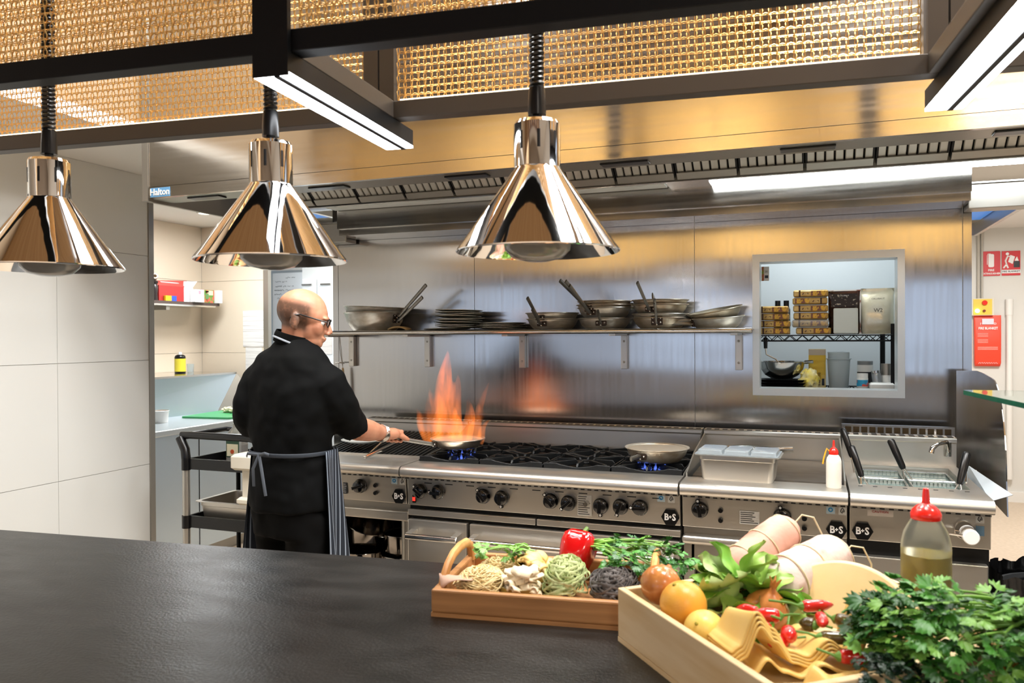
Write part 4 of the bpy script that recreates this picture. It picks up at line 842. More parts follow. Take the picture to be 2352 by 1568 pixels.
for z, x0, x1 in [(.655, -.02, .10), (.62, -.13, .0), (.58, -.13, .09), (.545, -.14, .15), (.51, -.14, -.06), (.475, -.11, .0), (.44, -.1, -.03), (.50, .05, .10)]:
    x = x0; pts = []
    while x < x1:
        pts.append((x, -.0135, z+rr.uniform(-.007, .007))); x += .005
        if rr.random() < .12 and len(pts) > 3: m.tube(pts, .0012, 4); pts = []; x += .01
    if len(pts) > 2: m.tube(pts, .0012, 4)
m.build('handwriting', INK, wbd)['kind'] = 'stuff'
cbn = thing('white_cabinet', 'white wall cabinet with metal clips behind the cook', 'cabinet', (-3.94, 5.93, 0))
MB().box(-.19, .6, -.08, .015, .2, 2.3).build('cabinet_body', mat('cab_white', 'dfe3e4', .3), cbn, smooth=0)
for a, b in [(-.185, -.04), (-.03, .16), (.17, .55)]: MB().box(a, b, -.092, -.08, .9, 1.98).build('cabinet_door', mat('cab_door', 'e4e8ea', .25), cbn, smooth=0, bevel=.003)
for x in (-.13, .06): MB().cyl((x-.05, -.10, 1.93), (x+.05, -.10, 1.93), .008, n=8).build('metal_clip', STEELB, cbn)
for i, (x, z, h, w) in enumerate([(.02, 1.52, .2, .11), (.05, 1.33, .16, .13)]):
    p = MB().box(-w/2, w/2, 0, .003, 0, h).build('notice_sheet', PRN, smooth=0); p.location = (-3.94+x, 5.834, z); tag(p, ['printed sheet stuck on the white cabinet above the other', 'lower printed sheet stuck on the white cabinet'][i], 'paper')
# ---- overhead vent trays with blue film
def vent(x0, x1, y0, y1, label, side):
    t = thing('vent_tray', label, 'vent', ((x0+x1)/2, (y0+y1)/2, 2.27)); w = (x1-x0)/2; d = (y1-y0)/2
    for b in [(-w, -w+.03, -d, d), (w-.03, w, -d, d), (-w+.03, w-.03, -d, -d+.03), (-w+.03, w-.03, d-.03, d)]: MB().box(*b, 0, .12).build('tray_rail', STEEL, t, smooth=0)
    MB().box(-w+.03, w-.03, -d+.03, d-.03, .10, .12).build('tray_base', STEELD, t, smooth=0)
    bl = MB().box(-w*.6, w*.8, -d*.75, d*.6, .085, .098).build('blue_film', mat('blue_film', '2f86e6', .35, emis=.25), t, smooth=0)
    m = MB(); s = -1 if side < 0 else 1; n = int(2*d/.06)
    sx = -w+.0305 if side > 0 else w-.0305
    for i in range(n): y = -d+.04+i*.06; m.lathe([(0, 0), (.008, 0), (.008, .0015), (0, .0015)], 8, c=(s*(w-.015), y, -.0012))
    for i in range(n):
        y = -d+.04+i*.06; m.lathe([(0, -.001), (.010, -.001), (.010, .001), (0, .001)], 8, c=((-w+.032) if side > 0 else w-.032, y, .05), rot=rotv('Y', pi/2))
    m.build('perforation', PLASTW, t)['kind'] = 'stuff'
    for x in (-w+.015, w-.015):
        for y in (-d+.05, d-.05): MB().cyl((x, y, .12), (x, y, .139), .006, n=6).build('hanger', STEELD, t)
vent(-3.62, -2.95, 3.86, 5.3, 'steel vent tray with blue film under the alcove ceiling', -1)
vent(.86, 1.27, 5.6, 7.35, 'steel vent tray with blue film under the corridor ceiling', 1)
dl = thing('downlight', 'small round recessed downlight in the alcove ceiling', 'light', (-4.2, 4.75, 2.40)); MB().lathe([(0, 0), (.05, 0), (.05, .009), (0, .009)], 24).build('lens', emit('downlight', 'fff4e4', 8), dl); MB().lathe([(.05, -.003), (.065, -.002), (.065, .009), (.05, .009)], 24, close=True).build('bezel', WHITE, dl)
# ---- utility cart
ca = thing('utility_cart', 'black two tier utility cart with silver posts behind the cook', 'cart', (-2.72, 3.46, 0))
CW, CD = .30, .20
for z, h, nm in [(.80, .055, 'top_tray'), (.50, .06, 'middle_tray'), (.16, .06, 'bottom_tray')]:
    m = MB().box(-CW, CW, -CD, CD, z, z+.012)
    for b in [(-CW, CW, -CD, -CD+.012), (-CW, CW, CD-.012, CD), (-CW, -CW+.012, -CD+.012, CD-.012), (CW-.012, CW, -CD+.012, CD-.012)]: m.box(*b, z+.012, z+h)
    m.build(nm, BLKP, ca, smooth=0)
for x in (-CW, CW):
    for y in (-CD, CD):
        near = y < 0 and x < 0
        MB().cyl((x, y, .10), (x, y, .80), .019 if near else .012, n=18).build('post', mat('alu_post', 'b8b5ae', .35, .9) if near else BLKM, ca)
        for z in (.80, .50, .16): MB().cyl((x, y, z-.004), (x, y, z+.062), .023, n=16).build('collar', BLKP, ca)
        MB().cyl((x, y-.012, .05), (x, y+.012, .05), .05, n=18).build('caster', BLKP, ca)
MB().tube([(-CW, -CD, .855), (-CW-.005, -CD, .90), (-CW-.045, -CD+.01, .955), (-CW-.05, -CD+.03, .968), (-CW+.02, -CD+.01, .975), (.10, -CD, .975), (.20, -CD, .955), (.27, -CD, .90), (CW, -CD, .862)], [.024, .024, .024, .022, .019, .019, .019, .021, .023], 12).build('handle', BLKP, ca)
MB().tube([(-CW, CD, .86), (-CW, CD, .96), (-CW-.045, CD-.05, .968), (-CW-.05, -CD+.03, .968)], .014, 10).build('handle', BLKP, ca)
sp_ = thing('steel_insert', 'shallow steel pan on the middle tray of the cart', 'container', (-2.78, 3.44, .513)); gnpan(sp_, .20, .15, .12, STEEL)
bt = thing('syrup_bottle', 'square brown sauce bottle with a labelled front on the cart', 'bottle', (-2.895, 3.50, .813))
MB().loft([[(x, y, 0) for x, y in rrect(.05, .035, .012)], [(x, y, .135) for x, y in rrect(.05, .035, .012)], [(x, y, .165) for x, y in rrect(.035, .026, .012)], [(x, y, .185) for x, y in rrect(.018, .018, .010)], [(x, y, .20) for x, y in rrect(.018, .018, .010)]]).build('bottle_glass', mat('bottle_clear', 'd8dcd4', .1, trans=.7), bt)
MB().loft([[(x, y, .004) for x, y in rrect(.048, .033, .012)], [(x, y, .09) for x, y in rrect(.048, .033, .012)]]).build('syrup', mat('syrup', '6a2a10', .1), bt)
MB().box(-.042, .042, -.0365, -.035, .025, .13).build('label_sheet', mat('label_green', '2f4a38', .5), bt, smooth=0); MB().box(-.036, .036, -.038, -.0365, .03, .095).build('label_cream', mat('label_cream', 'd8d0b0', .5), bt, smooth=0); MB().lathe([(0, -.001), (.012, -.001), (.012, .001), (0, .001)], 14, c=(0, -.0385, .055), rot=rotv('X', pi/2)).build('label_seal', mat('seal', 'b8502a', .5), bt)
cs = thing('plastic_stand', 'cream plastic slicer stand beside the cart', 'stand', (-2.50, 3.12, 0))
CP = mat('cream_plastic', 'd3cdbd', .4)
rbox(.07, .06, .075, .012).build('stand_head', CP, cs, smooth=40).location = (-.005, 0, .85); MB().box(-.03, .03, -.03, .03, .70, .85).build('stand_neck', CP, cs, smooth=0, bevel=.006); rbox(.06, .05, .035, .01).build('stand_foot', CP, cs, smooth=40).location = (.01, 0, .685); MB().cyl((0, 0, 0), (0, 0, .69), .02, n=12).build('stand_leg', STEELD, cs)
# ================================================================ corridor on the right
def wallsign(name, label, x0, x1, z0, z1): return thing(name, label, 'sign', ((x0+x1)/2, 8.095, z0)), (x1-x0)/2, z1-z0
SR = mat('sign_red', 'cc2128', .4)
t, w, h = wallsign('safety_sign', 'red fire extinguisher sign on the corridor wall', 1.434, 1.576, 1.989, 2.207)
MB().loft([[(x, -.003, z+h/2) for x, z in rrect(w, h/2, .008)], [(x, 0, z+h/2) for x, z in rrect(w, h/2, .008)]]).build('sign_plate', SR, t, smooth=0)
MB().loft([[(x, -.0045, z+h*.62) for x, z in rrect(.022, .058, .012)], [(x, -.003, z+h*.62) for x, z in rrect(.022, .058, .012)]]).build('extinguisher_symbol', WHT, t, smooth=0); MB().tube([(-.005, -.004, .196), (-.025, -.004, .194), (-.03, -.004, .18), (-.03, -.004, .10)], .003, 6).build('hose_symbol', WHT, t)
text('FIRE', .026, WHT, t, (0, -.004, .05), bold=.0006); text('EXTINGUISHER', .0205, WHT, t, (0, -.004, .02), bold=.0006)
t, w, h = wallsign('safety_sign', 'red fire blanket sign with a walking figure on the corridor wall', 1.586, 1.728, 1.989, 2.204)
MB().box(-w, w, -.003, 0, 0, h).build('sign_plate', SR, t, smooth=0); MB().box(-w, w, -.0035, -.003, .02, .05).build('white_band', WHT, t, smooth=0); text('FIRE BLANKET', .021, BLKP, t, (0, -.0045, .035), bold=.0003)
MB().lathe([(0, -.001), (.013, -.001), (.013, .001), (0, .001)], 14, c=(-.028, -.0045, .19), rot=rotv('X', pi/2)).build('figure_head', WHT, t)
MB().tube([(-.025, -.004, .172), (-.042, -.004, .13), (-.035, -.004, .10), (-.058, -.004, .065)], .007, 6).tube([(-.035, -.004, .10), (-.022, -.004, .065)], .007, 6).tube([(-.025, -.004, .17), (.0, -.004, .165)], .005, 6).build('figure_body', WHT, t)
MB().prism([(-.005, .18), (.03, .165), (.012, .10), (-.022, .12)], -.0045, -.003, 'y').build('blanket_symbol', WHT, t, smooth=0); MB().box(.02, .066, -.0045, -.003, .07, .125).build('pot_symbol', BLKP, t, smooth=0); MB().prism([(.028, .127), (.058, .127), (.045, .165), (.036, .15)], -.0045, -.003, 'y').build('flame_symbol', WHT, t, smooth=0)
t = thing('control_box', 'yellow control box with red button and green lamp on the corridor wall', 'control box', (1.43, 8.09, 1.645))
MB().box(-.085, .085, -.06, 0, -.005, .145).build('box_case', mat('control_white', 'd8d2c0', .4), t, smooth=0); MB().box(-.075, .07, -.064, -.06, .0, .138).build('yellow_plate', mat('yellow_plate', 'e6c64a', .4), t, smooth=0)
for nm, x, z, r, m in [('stop_button', .012, .105, .022, REDP), ('green_lamp', -.045, .035, .018, emit('green_lamp', '9dffd8', 3)), ('reset_button', .008, .035, .011, mat('dark_red', '7a1a14', .4))]: MB().lathe([(0, .02), (r*.9, .02), (r, .012), (r, 0), (0, 0)], 18, c=(x, -.064, z), rot=rotv('X', pi/2)).build(nm, m, t)
t = thing('fire_blanket_pouch', 'soft red fire blanket pouch hanging on the corridor wall', 'fire blanket', (1.472, 8.08, 1.19)); ORR = mat('pouch_red', 'f04a32', .45, bump=.1, bscale=(15, 15, 15))
MB().loft([[(x*.93, y, 0) for x, y in rrect(.104, .012, .008)], [(x, y-.01, .03) for x, y in rrect(.102, .024, .012)], [(x, y-.01, .25) for x, y in rrect(.103, .024, .012)], [(x, y-.004, .40) for x, y in rrect(.105, .014, .01)], [(x, y, .45) for x, y in rrect(.106, .006, .005)]]).build('pouch_body', ORR, t, smooth=60)
text('FIRE BLANKET', .030, WHT, t, (0, -.038, .335), bold=.0008, sx=.78); MB().box(-.045, .045, -.036, -.034, .37, .42).build('white_sticker', mat('sticker_pale', 'd8d8e4', .5), t, smooth=0).location.y = .005
mm = MB()
for i, z in enumerate([.29, .278, .266, .235, .223, .211, .17, .16, .15]): mm.box(-.08, .0 if i < 6 else .075, -.0362, -.0355, z-.002, z+.002)
mm.build('printed_lines', mat('pink_print2', 'f6b0a4', .5), t, smooth=0)['kind'] = 'stuff'
MB().tube([(-.075+.006*k, -.0345, .030+.006*((k*7) % 3-1)) for k in range(26)], .0013, 5).build('hem_print', WHT, t); text('F', .026, WHT, t, (-.055, -.033, .375)); text('D', .026, WHT, t, (.056, -.033, .375))
t = thing('wall_conduit', 'thin grey conduit running down to the yellow control box', 'pipe', (1.405, 8.085, 1.79)); MB().cyl((0, 0, 0), (0, 0, .61), .013, n=12).build('conduit_pipe', mat('conduit', 'bdb8ae', .5), t); MB().cyl((.028, 0, 0), (.028, 0, .61), .009, n=12).build('conduit_pipe', mat('conduit', 'bdb8ae'), t)
t = thing('white_pipe', 'white vertical pipe on the corridor wall beside the fire blanket', 'pipe', (1.640, 8.07, .0)); MB().cyl((0, 0, .2), (0, 0, 1.65), .025, n=16).build('pipe_body', WHITE, t); MB().cyl((0, 0, 1.64), (0, 0, 1.78), .03, n=16).build('pipe_cap', WHITE, t)
# bin with black liner
t = thing('waste_bin', 'grey waste bin with a black plastic liner beside the pasta cooker', 'bin', (.815, 3.22, 0))
MB().lathe([(0, 0), (.17, 0), (.20, .60), (.19, .60), (.16, .01), (0, .01)], 28).build('bin_body', mat('bin_grey', '3a3c3e', .5), t)
def liner(u, v):
    a = 2*pi*u; r = .213+.008*sin(9*a+2*v)+.006*sin(23*a); return (r*cos(a)*(1+.04*v), r*sin(a)*(1+.04*v), .655-.34*v+.012*sin(5*a)*(1-v)+.006*sin(17*a))
MB().sheet(liner, 90, 12).build('black_liner', mat('bin_liner', '0a0a0b', .22, bump=.5, bscale=(22, 22, 9)), t, smooth=60)
crump((0, 0, .56), (.17, .17, .06), 9, .5).build('liner_folds', mat('bin_liner', '0a0a0b'), t)
# glass shelf over the counter end
t = thing('glass_shelf', 'green edged glass shelf over the corridor end of the counter', 'shelf', (0, 0, 1.345))
GLP = [(.318, 2.00), (.365, 1.62), (.40, 1.30), (1.15, 1.36), (1.08, 2.07), (.325, 2.012)]
MB().prism([(x, y) for x, y in GLP], 0, .010, 'z').build('glass_pane', mat('shelf_glass', 'dcefe6', .02, trans=.96, ior=1.45), t, smooth=0)
MB().box(.318, .322, 0, .1, 0, .001).build('edge_glint', GLASS, t, smooth=0) if False else None
e = MB()
for (a, b), (c, d_) in zip(GLP[:2]+GLP[-2:-1], GLP[1:3]+GLP[-1:]):
    n = Vector((d_-b, -(c-a), 0)).normalized()*.0012
    e.add([(a, b, .0005), (c, d_, .0005), (c, d_, .0095), (a, b, .0095), (a-n.x, b-n.y, .0005), (c-n.x, d_-n.y, .0005), (c-n.x, d_-n.y, .0095), (a-n.x, b-n.y, .0095)], [(0, 1, 2, 3), (5, 4, 7, 6), (0, 4, 5, 1), (3, 2, 6, 7), (0, 3, 7, 4), (1, 5, 6, 2)])
e.build('green_edge', GLASSG, t, smooth=0)
for x, y in ((1.0, 1.50), (.96, 1.9)): MB().cyl((x, y, -.415), (x, y, 0), .012, n=12).build('support_post', STEELB, t)
# ================================================================ the cook
ck_ = thing('person', 'bald cook in a black jacket and glasses holding the flaming pan', 'person', (-1.889, 2.603, 0), radians(20.5))
def Lw(x, y, z): return Vector((x, y, z))
PT_ = radians(58); Ft = Vector((cos(PT_), sin(PT_), 0)); Rt = Vector((sin(PT_), -cos(PT_), 0))
def ring(z, a, b, c=(0, 0), n=36, p=2.3, fold=0):
    pts = []
    for k in range(n):
        t = 2*pi*k/n; ct, st = cos(t), sin(t); e = 2/p
        q = 1+fold*sin(7*t+z*9)
        x = a*q*(abs(ct)**e)*(1 if ct >= 0 else -1); y = b*q*(abs(st)**e)*(1 if st >= 0 else -1)
        v = Rt*x+Ft*y; pts.append((v.x+c[0], v.y+c[1], z))
    return pts
def remesh(o, v, sm=6, disp=0, scale=.1, mid=.5):
    d = o.modifiers.new('remesh', 'REMESH'); d.mode = 'VOXEL'; d.voxel_size = v; d.use_smooth_shade = True
    s = o.modifiers.new('smooth', 'SMOOTH'); s.factor = .6; s.iterations = sm
    if disp:
        t = bpy.data.textures.new('folds', 'CLOUDS'); t.noise_scale = scale; t.noise_depth = 1
        p = o.modifiers.new('folds', 'DISPLACE'); p.texture = t; p.strength = disp; p.mid_level = mid; p.texture_coords = 'LOCAL'
    return o
# skin with cropped hair at the sides and back of the head
HC = Vector((.045, .0, 1.563)); PH = radians(8); PI_ = radians(-13)
HM = Matrix.Rotation(PH, 3, 'Z') @ Matrix.Rotation(-PI_, 3, 'Y')
def H(u, v, w): return HC+HM@Vector((u, v, w))
def skin_mat():
    m = mat('skin', 'c48d70', .45, col2='b57a5e', nscale=(14, 14, 14), sss=.12); nt = m.node_tree; N = nt.nodes; L = nt.links
    b = N['Principled BSDF']; src = b.inputs['Base Color'].links[0].from_socket
    tc = N.new('ShaderNodeTexCoord'); mp = N.new('ShaderNodeMapping'); mp.vector_type = 'TEXTURE'; mp.inputs['Location'].default_value = HC; mp.inputs['Rotation'].default_value = HM.to_euler()
    L.new(tc.outputs['Object'], mp.inputs[0]); sp = N.new('ShaderNodeSeparateXYZ'); L.new(mp.outputs[0], sp.inputs[0])
    nz = N.new('ShaderNodeTexNoise'); nz.inputs['Scale'].default_value = 60; L.new(tc.outputs['Object'], nz.inputs[0])
    def mr(sock, a, b_, c=0, d=1):
        q = N.new('ShaderNodeMapRange'); q.interpolation_type = 'SMOOTHSTEP'; q.inputs[1].default_value = a; q.inputs[2].default_value = b_; q.inputs[3].default_value = c; q.inputs[4].default_value = d; L.new(sock, q.inputs[0]); return q.outputs[0]
    def mul(a, b_): q = N.new('ShaderNodeMath'); q.operation = 'MULTIPLY'; L.new(a, q.inputs[0]); L.new(b_, q.inputs[1]); return q.outputs[0]
    k = mul(mul(mr(sp.outputs[2], .030, .062, 1, 0), mr(sp.outputs[2], -.07, -.045)), mr(sp.outputs[0], .018, .045, 1, 0))
    k = mul(k, mr(nz.outputs[0], .2, .5, .6, .85))
    mx = N.new('ShaderNodeMix'); mx.data_type = 'RGBA'; L.new(k, mx.inputs[0]); L.new(src, mx.inputs[6]); mx.inputs[7].default_value = lin('3a2c22'); L.new(mx.outputs[2], b.inputs['Base Color'])
    return m
SKIN = skin_mat()
bd_ = MB()
def he(c, r, rot=None): bd_.ell(H(*c), r, HM@(rot or Matrix.Identity(3)), 20, 14)
he((-.008, 0, .018), (.097, .077, .084)); he((.042, 0, .006), (.053, .063, .060)); he((.042, 0, -.045), (.054, .057, .068)); he((.050, 0, -.088), (.044, .047, .030)); he((.080, 0, -.096), (.018, .022, .017))
for s in (-1, 1):
    he((.062, s*.033, -.040), (.030, .024, .032)); he((.090, s*.025, .006), (.012, .026, .009)); he((.108, s*.011, -.049), (.011, .008, .008))
    he((-.016, s*.079, -.026), (.019, .010, .033), rotv('X', s*.15)); he((-.008, s*.076, -.050), (.010, .008, .012)); he((-.024, s*.083, -.018), (.009, .008, .026))
bd_.tube([H(.092, 0, -.004), H(.104, 0, -.022), H(.114, 0, -.040), H(.116, 0, -.048)], [.009, .010, .0115, .010], 12)
he((.098, 0, -.070), (.010, .022, .006)); he((.095, 0, -.079), (.010, .019, .006))
bd_.tube([H(-.012, 0, -.03), (.020, 0, 1.49), (.012, .0, 1.44), (.0, -.005, 1.38)], [.062, .058, .062, .08], 24)
# torso, hips, legs under the clothes
bd_.loft([ring(.80, .12, .10), ring(1.04, .14, .11), ring(1.25, .165, .115), ring(1.34, .13, .08), ring(1.40, .07, .06)])
for s in (-1, 1):
    hp_ = Rt*(s*.085)
    bd_.tube([(hp_.x*.7, hp_.y*.7, .84), (hp_.x, hp_.y, .48), (hp_.x, hp_.y, .08), (hp_.x+Ft.x*.06, hp_.y+Ft.y*.06, .05)], [.07, .06, .042, .035], 14)
# right arm to the pan handle
hw = Vector((.335, .427, 1.036)); hx_ = Vector((.872, .473, -.12)).normalized()   # along the handle towards the pan
bd_.tube([(.10, -.05, 1.30), (.170, -.035, 1.23), (.205, .05, 1.128), (.23, .125, 1.108), (.262, .215, 1.088), (.285, .29, 1.072), (.300, .335, 1.062), (.312, .365, 1.056)], [.05, .05, .048, .050, .045, .035, .029, .028], 16)
far = Vector((-hx_.y, hx_.x, 0)).normalized(); up_ = hx_.cross(far)*-1; up_ = Vector((0, 0, 1))-hx_*hx_.z; up_.normalize()
bd_.ell(hw-far*.012+up_*.020-hx_*.006, (.042, .030, .017), Matrix((hx_, far, up_)).transposed(), 16, 10)
bd_.tube([(.312, .365, 1.056), hw-far*.03+up_*.016-hx_*.012, hw+up_*.02], [.027, .026, .016], 12)
for i in range(4):
    c = hw+hx_*(-.031+.0205*i); rr_ = [.0090, .0098, .0100, .0094][3-i] if i else .0085
    bd_.tube([c+(far*cos(a)+up_*sin(a))*(.0215+(.004 if a > 1.2 else 0)) for a in [1.9, 1.35, .8, .2, -.5, -1.2, -1.9, -2.4]], [rr_*1.1, rr_*1.12, rr_*1.05, rr_, rr_, rr_*.95, rr_*.9, rr_*.75], 10)
bd_.tube([hw-far*.022+up_*.012+hx_*.005, hw-far*.026+hx_*.030+up_*.004, hw-far*.018+hx_*.052-up_*.006, hw-far*.008+hx_*.066-up_*.010], [.014, .0125, .0115, .008], 10)
# left arm, bent forward with a relaxed hand
bd_.tube([(-.10, .05, 1.30), (-.158, .04, 1.23), (-.17, .05, 1.14), (-.14, .14, 1.10), (-.10, .25, 1.075), (-.075, .31, 1.06)], [.05, .05, .048, .046, .036, .028], 16)
lw = Vector((-.055, .355, 1.05)); ld_ = Vector((.35, .93, -.08)).normalized(); ls = Vector((ld_.y, -ld_.x, 0)).normalized(); bd_.ell(lw, (.022, .045, .016), Matrix((ls, ld_, ls.cross(ld_))).transposed().to_3x3(), 14, 10)
for i in range(4):
    c = lw+ls*(-.024+.016*i)+ld_*.036; f_ = [.8, .95, 1, .88][i]
    bd_.tube([c, c+ld_*.026*f_-Vector((0, 0, .006)), c+ld_*.046*f_-Vector((0, 0, .020)), c+ld_*.056*f_-Vector((0, 0, .036))], [.0095, .009, .0082, .0065], 8)
bd_.tube([lw+ls*.018-ld_*.01, lw+ls*.04+ld_*.015-Vector((0, 0, .01)), lw+ls*.045+ld_*.04-Vector((0, 0, .018))], [.012, .010, .007], 8)
body = bd_.build('body', SKIN, ck_); remesh(body, .0042, 5)
EY = mat('eye_white', 'e6e2dc', .15); IR = mat('iris', '3a2a1c', .15)
for s in (-1, 1):
    e = MB().ell(H(.079, s*.031, -.012), (.0125, .0125, .0125), nu=14, nv=10).build('eye', EY, ck_); MB().ell(H(.0865, s*.031, -.014), (.006, .006, .006), nu=10, nv=8).build('iris', IR, e)
# glasses
gs = MB()
for s in (-1, 1): gs.tube([H(.100, s*.058, -.006), H(.06, s*.074, -.003), H(.0, s*.083, .002), H(-.02, s*.084, -.003), H(-.035, s*.082, -.018)], [.0028, .0028, .0024, .0022, .002], 8, flat=1.8)
for s in (-1, 1): gs.tube([H(.106, s*.012, .004), H(.106, s*.036, .007), H(.102, s*.058, .002), H(.101, s*.056, -.016), H(.105, s*.034, -.024), H(.107, s*.014, -.018)], .0022, 8, closed=True)
gs.tube([H(.106, -.012, .0), H(.110, 0, .002), H(.106, .012, .0)], .002, 6); gl_ = gs.build('glasses', BLKP, ck_)
for s in (-1, 1): MB().ell(H(.104, s*.035, -.008), (.001, .022, .013), HM, 14, 8).build('lens', CLEAR, gl_)
# jacket
BLKC = mat('black_cloth', '040505', .85, spec=.15, bump=.06, bscale=(500, 500, 500), col2='070809', nscale=(6, 6, 6))
jk = MB().loft([ring(.815, .172, .142, fold=.02), ring(.88, .172, .142, fold=.02), ring(.96, .166, .138), ring(1.03, .156, .130), ring(1.06, .158, .132), ring(1.13, .172, .138), ring(1.22, .186, .138), ring(1.30, .190, .130), ring(1.36, .180, .118), ring(1.405, .148, .100), ring(1.435, .106, .084, (.006, .0)), ring(1.458, .078, .074, (.008, 0)), ring(1.468, .072, .070, (.009, 0))])
jk.tube([(.09, -.045, 1.345), (.145, -.06, 1.30), (.182, -.03, 1.22), (.205, .03, 1.155), (.222, .085, 1.112)], [.070, .078, .075, .070, .066], 20)
jk.tube([(-.09, .045, 1.345), (-.142, .05, 1.30), (-.172, .03, 1.22), (-.178, .04, 1.16), (-.165, .07, 1.125)], [.070, .075, .071, .066, .062], 20)
jo = jk.build('jacket', BLKC, ck_); remesh(jo, .009, 6, .020, .085)
MB().lathe([(.070, -.018), (.072, .010), (.069, .026), (.066, .026), (.067, -.01)], 36, c=(.004, -.004, 1.468), rot=rotv('Y', .28)@rotv('X', .05), close=True).build('collar', BLKC, ck_)
MB().tube([Vector((.004, -.004, 1.462))+rotv('Y', .28)@Vector((.0755*cos(2*pi*k/40), .0755*sin(2*pi*k/40), .004*sin(4*pi*k/40))) for k in range(40)], .004, 8, closed=True, flat=.6).build('apron_neck_strap', mat('grey_strap', '8a9098', .7), ck_)
# trousers and shoes
tr = MB().loft([ring(.72, .160, .130), ring(.80, .160, .132), ring(.90, .15, .125)])
for s in (-1, 1):
    q = Rt*(s*.082); tr.tube([(q.x, q.y, .80), (q.x, q.y, .70), (q.x*1.02, q.y*1.02, .48), (q.x, q.y, .12), (q.x, q.y, .07)], [.088, .09, .078, .072, .074], 20)
to = tr.build('trousers', mat('black_trousers', '040404', .85, spec=.15, bump=.05, bscale=(400, 400, 400)), ck_); remesh(to, .010, 6, .018, .09)
for s in (-1, 1):
    q = Rt*(s*.082); A_ = Matrix((Ft, Vector((-Ft.y, Ft.x, 0)), Vector((0, 0, 1)))).transposed()
    MB().ell((q.x+Ft.x*.05, q.y+Ft.y*.05, .042), (.135, .048, .042), A_, 20, 12).build('shoe', mat('shoe_leather', '0c0b0b', .35), ck_)
# striped apron
def stripes():
    m = mat('striped_apron', '1a2330', .8); nt = m.node_tree; N = nt.nodes; L = nt.links; b = N['Principled BSDF']
    uv = N.new('ShaderNodeUVMap'); w = N.new('ShaderNodeTexWave'); w.bands_direction = 'X'; w.inputs['Scale'].default_value = 9; w.inputs['Distortion'].default_value = .0
    r = N.new('ShaderNodeValToRGB'); r.color_ramp.interpolation = 'CONSTANT'; r.color_ramp.elements[0].color = lin('161d28'); r.color_ramp.elements[1].color = lin('808a96'); r.color_ramp.elements[1].position = .86
    L.new(uv.outputs[0], w.inputs[0]); L.new(w.outputs[0], r.inputs[0]); L.new(r.outputs[0], b.inputs['Base Color']); return m
NU, NV = 72, 18
def apr(u, v):
    t = radians(-112+204*u); z = 1.045-.62*v; k = 1+.10*v
    fo = (.006+.022*v)*sin(26*u+2*v)+.01*v*sin(11*u)
    a, b = (.180+.022*v)+fo, (.152+.05*v)+fo
    vv = Rt*(-a*sin(t))*-1+Ft*(b*cos(t)); return (vv.x, vv.y, z-.015*sin(3*u)*v)
am = MB().sheet(apr, NU, NV).mesh('apron', stripes(), 60); ul = am.uv_layers.new(name='UVMap')
for l in am.loops:
    i = l.vertex_index; ul.data[l.index].uv = ((i % (NU+1))/NU, (i//(NU+1))/NV)
mk('apron', am, ck_, solid=.003)
MB().tube([Vector(p) for p in ring(1.038, .166, .140, n=48)], .008, 8, closed=True, flat=.5).build('apron_tie', mat('apron_tie', '2a3038', .7), ck_)
bq = -Ft*.145+Rt*-.02
for dx, dz in ((-.05, -.01), (.045, .004), (-.02, -.12), (.03, -.15)): MB().tube([(bq.x, bq.y, 1.038), (bq.x+Rt.x*dx-Ft.x*.012, bq.y+Rt.y*dx-Ft.y*.012, 1.038+dz*.5+.008), (bq.x+Rt.x*dx*1.3-Ft.x*.004, bq.y+Rt.y*dx*1.3-Ft.y*.004, 1.038+dz)], .006, 8, flat=.35).build('tie_tail', mat('tie_grey', '4a5058', .7), ck_)
# wrist band
wd = Vector((.30-.285, .335-.29, 1.062-1.072)).normalized()
for i, q in enumerate((-.012, -.004, .004, .012)):
    c = Vector((.2945, .318, 1.066))+wd*q; A_ = aim(wd)
    MB().tube([c+A_@Vector((.034*cos(2*pi*k/28), .036*sin(2*pi*k/28), .002*sin(6*pi*k/28+i))) for k in range(28)], .0038, 8, closed=True).build('bracelet', STEELB, ck_)
# ---------------------------------------------------------------- flames in the pan
FC = Vector((-1.523, 3.352, .985)); er = Vector((.9367, .3502, 0)); ef = Vector((-.3502, .9367, 0))
fl = MB(); rf = random.Random(11)
for r0, f0, h, w, lean in [(-.055, 0, .44, .085, -.01), (-.015, .03, .33, .062, .0), (.035, -.03, .22, .05, .03), (.085, .02, .30, .034, .055), (-.11, 0, .27, .046, -.045), (-.125, .01, .17, .046, -.095), (.0, -.05, .18, .06, 0), (.065, .04, .15, .048, .05), (-.08, -.04, .22, .05, -.02), (-.035, .0, .37, .05, -.035), (.05, 0, .20, .03, .02), (.10, -.02, .12, .03, .06), (-.09, .04, .17, .04, -.05)]:
    ph = rf.uniform(0, 6); n = 14; pts = []; rs = []
    for i in range(n+1):
        t = i/n; sw = .018*sin(ph+5*t)*t; pts.append(er*(r0*(1-.25*t if t < .3 else .92)+lean*t+sw)+ef*(f0*(1-.4*t)+.012*sin(ph*2+4*t)*t)+Vector((0, 0, h*t)))
        rs.append(max(.0015, w*(.62+.9*t)*(1-t)**.9 if t > .0 else w*.62))
    fl.tube(pts, rs, 12, flat=.9)
fm_ = bpy.data.materials.new('flame_volume'); fm_.use_nodes = True; nt = fm_.node_tree; nt.nodes.clear(); N = nt.nodes; L = nt.links
tc = N.new('ShaderNodeTexCoord'); mp = N.new('ShaderNodeMapping'); mp.inputs['Scale'].default_value = (26, 26, 7); L.new(tc.outputs['Object'], mp.inputs[0])
nz = N.new('ShaderNodeTexNoise'); nz.inputs['Scale'].default_value = 1; nz.inputs['Detail'].default_value = 3; nz.inputs['Distortion'].default_value = .6; L.new(mp.outputs[0], nz.inputs[0])
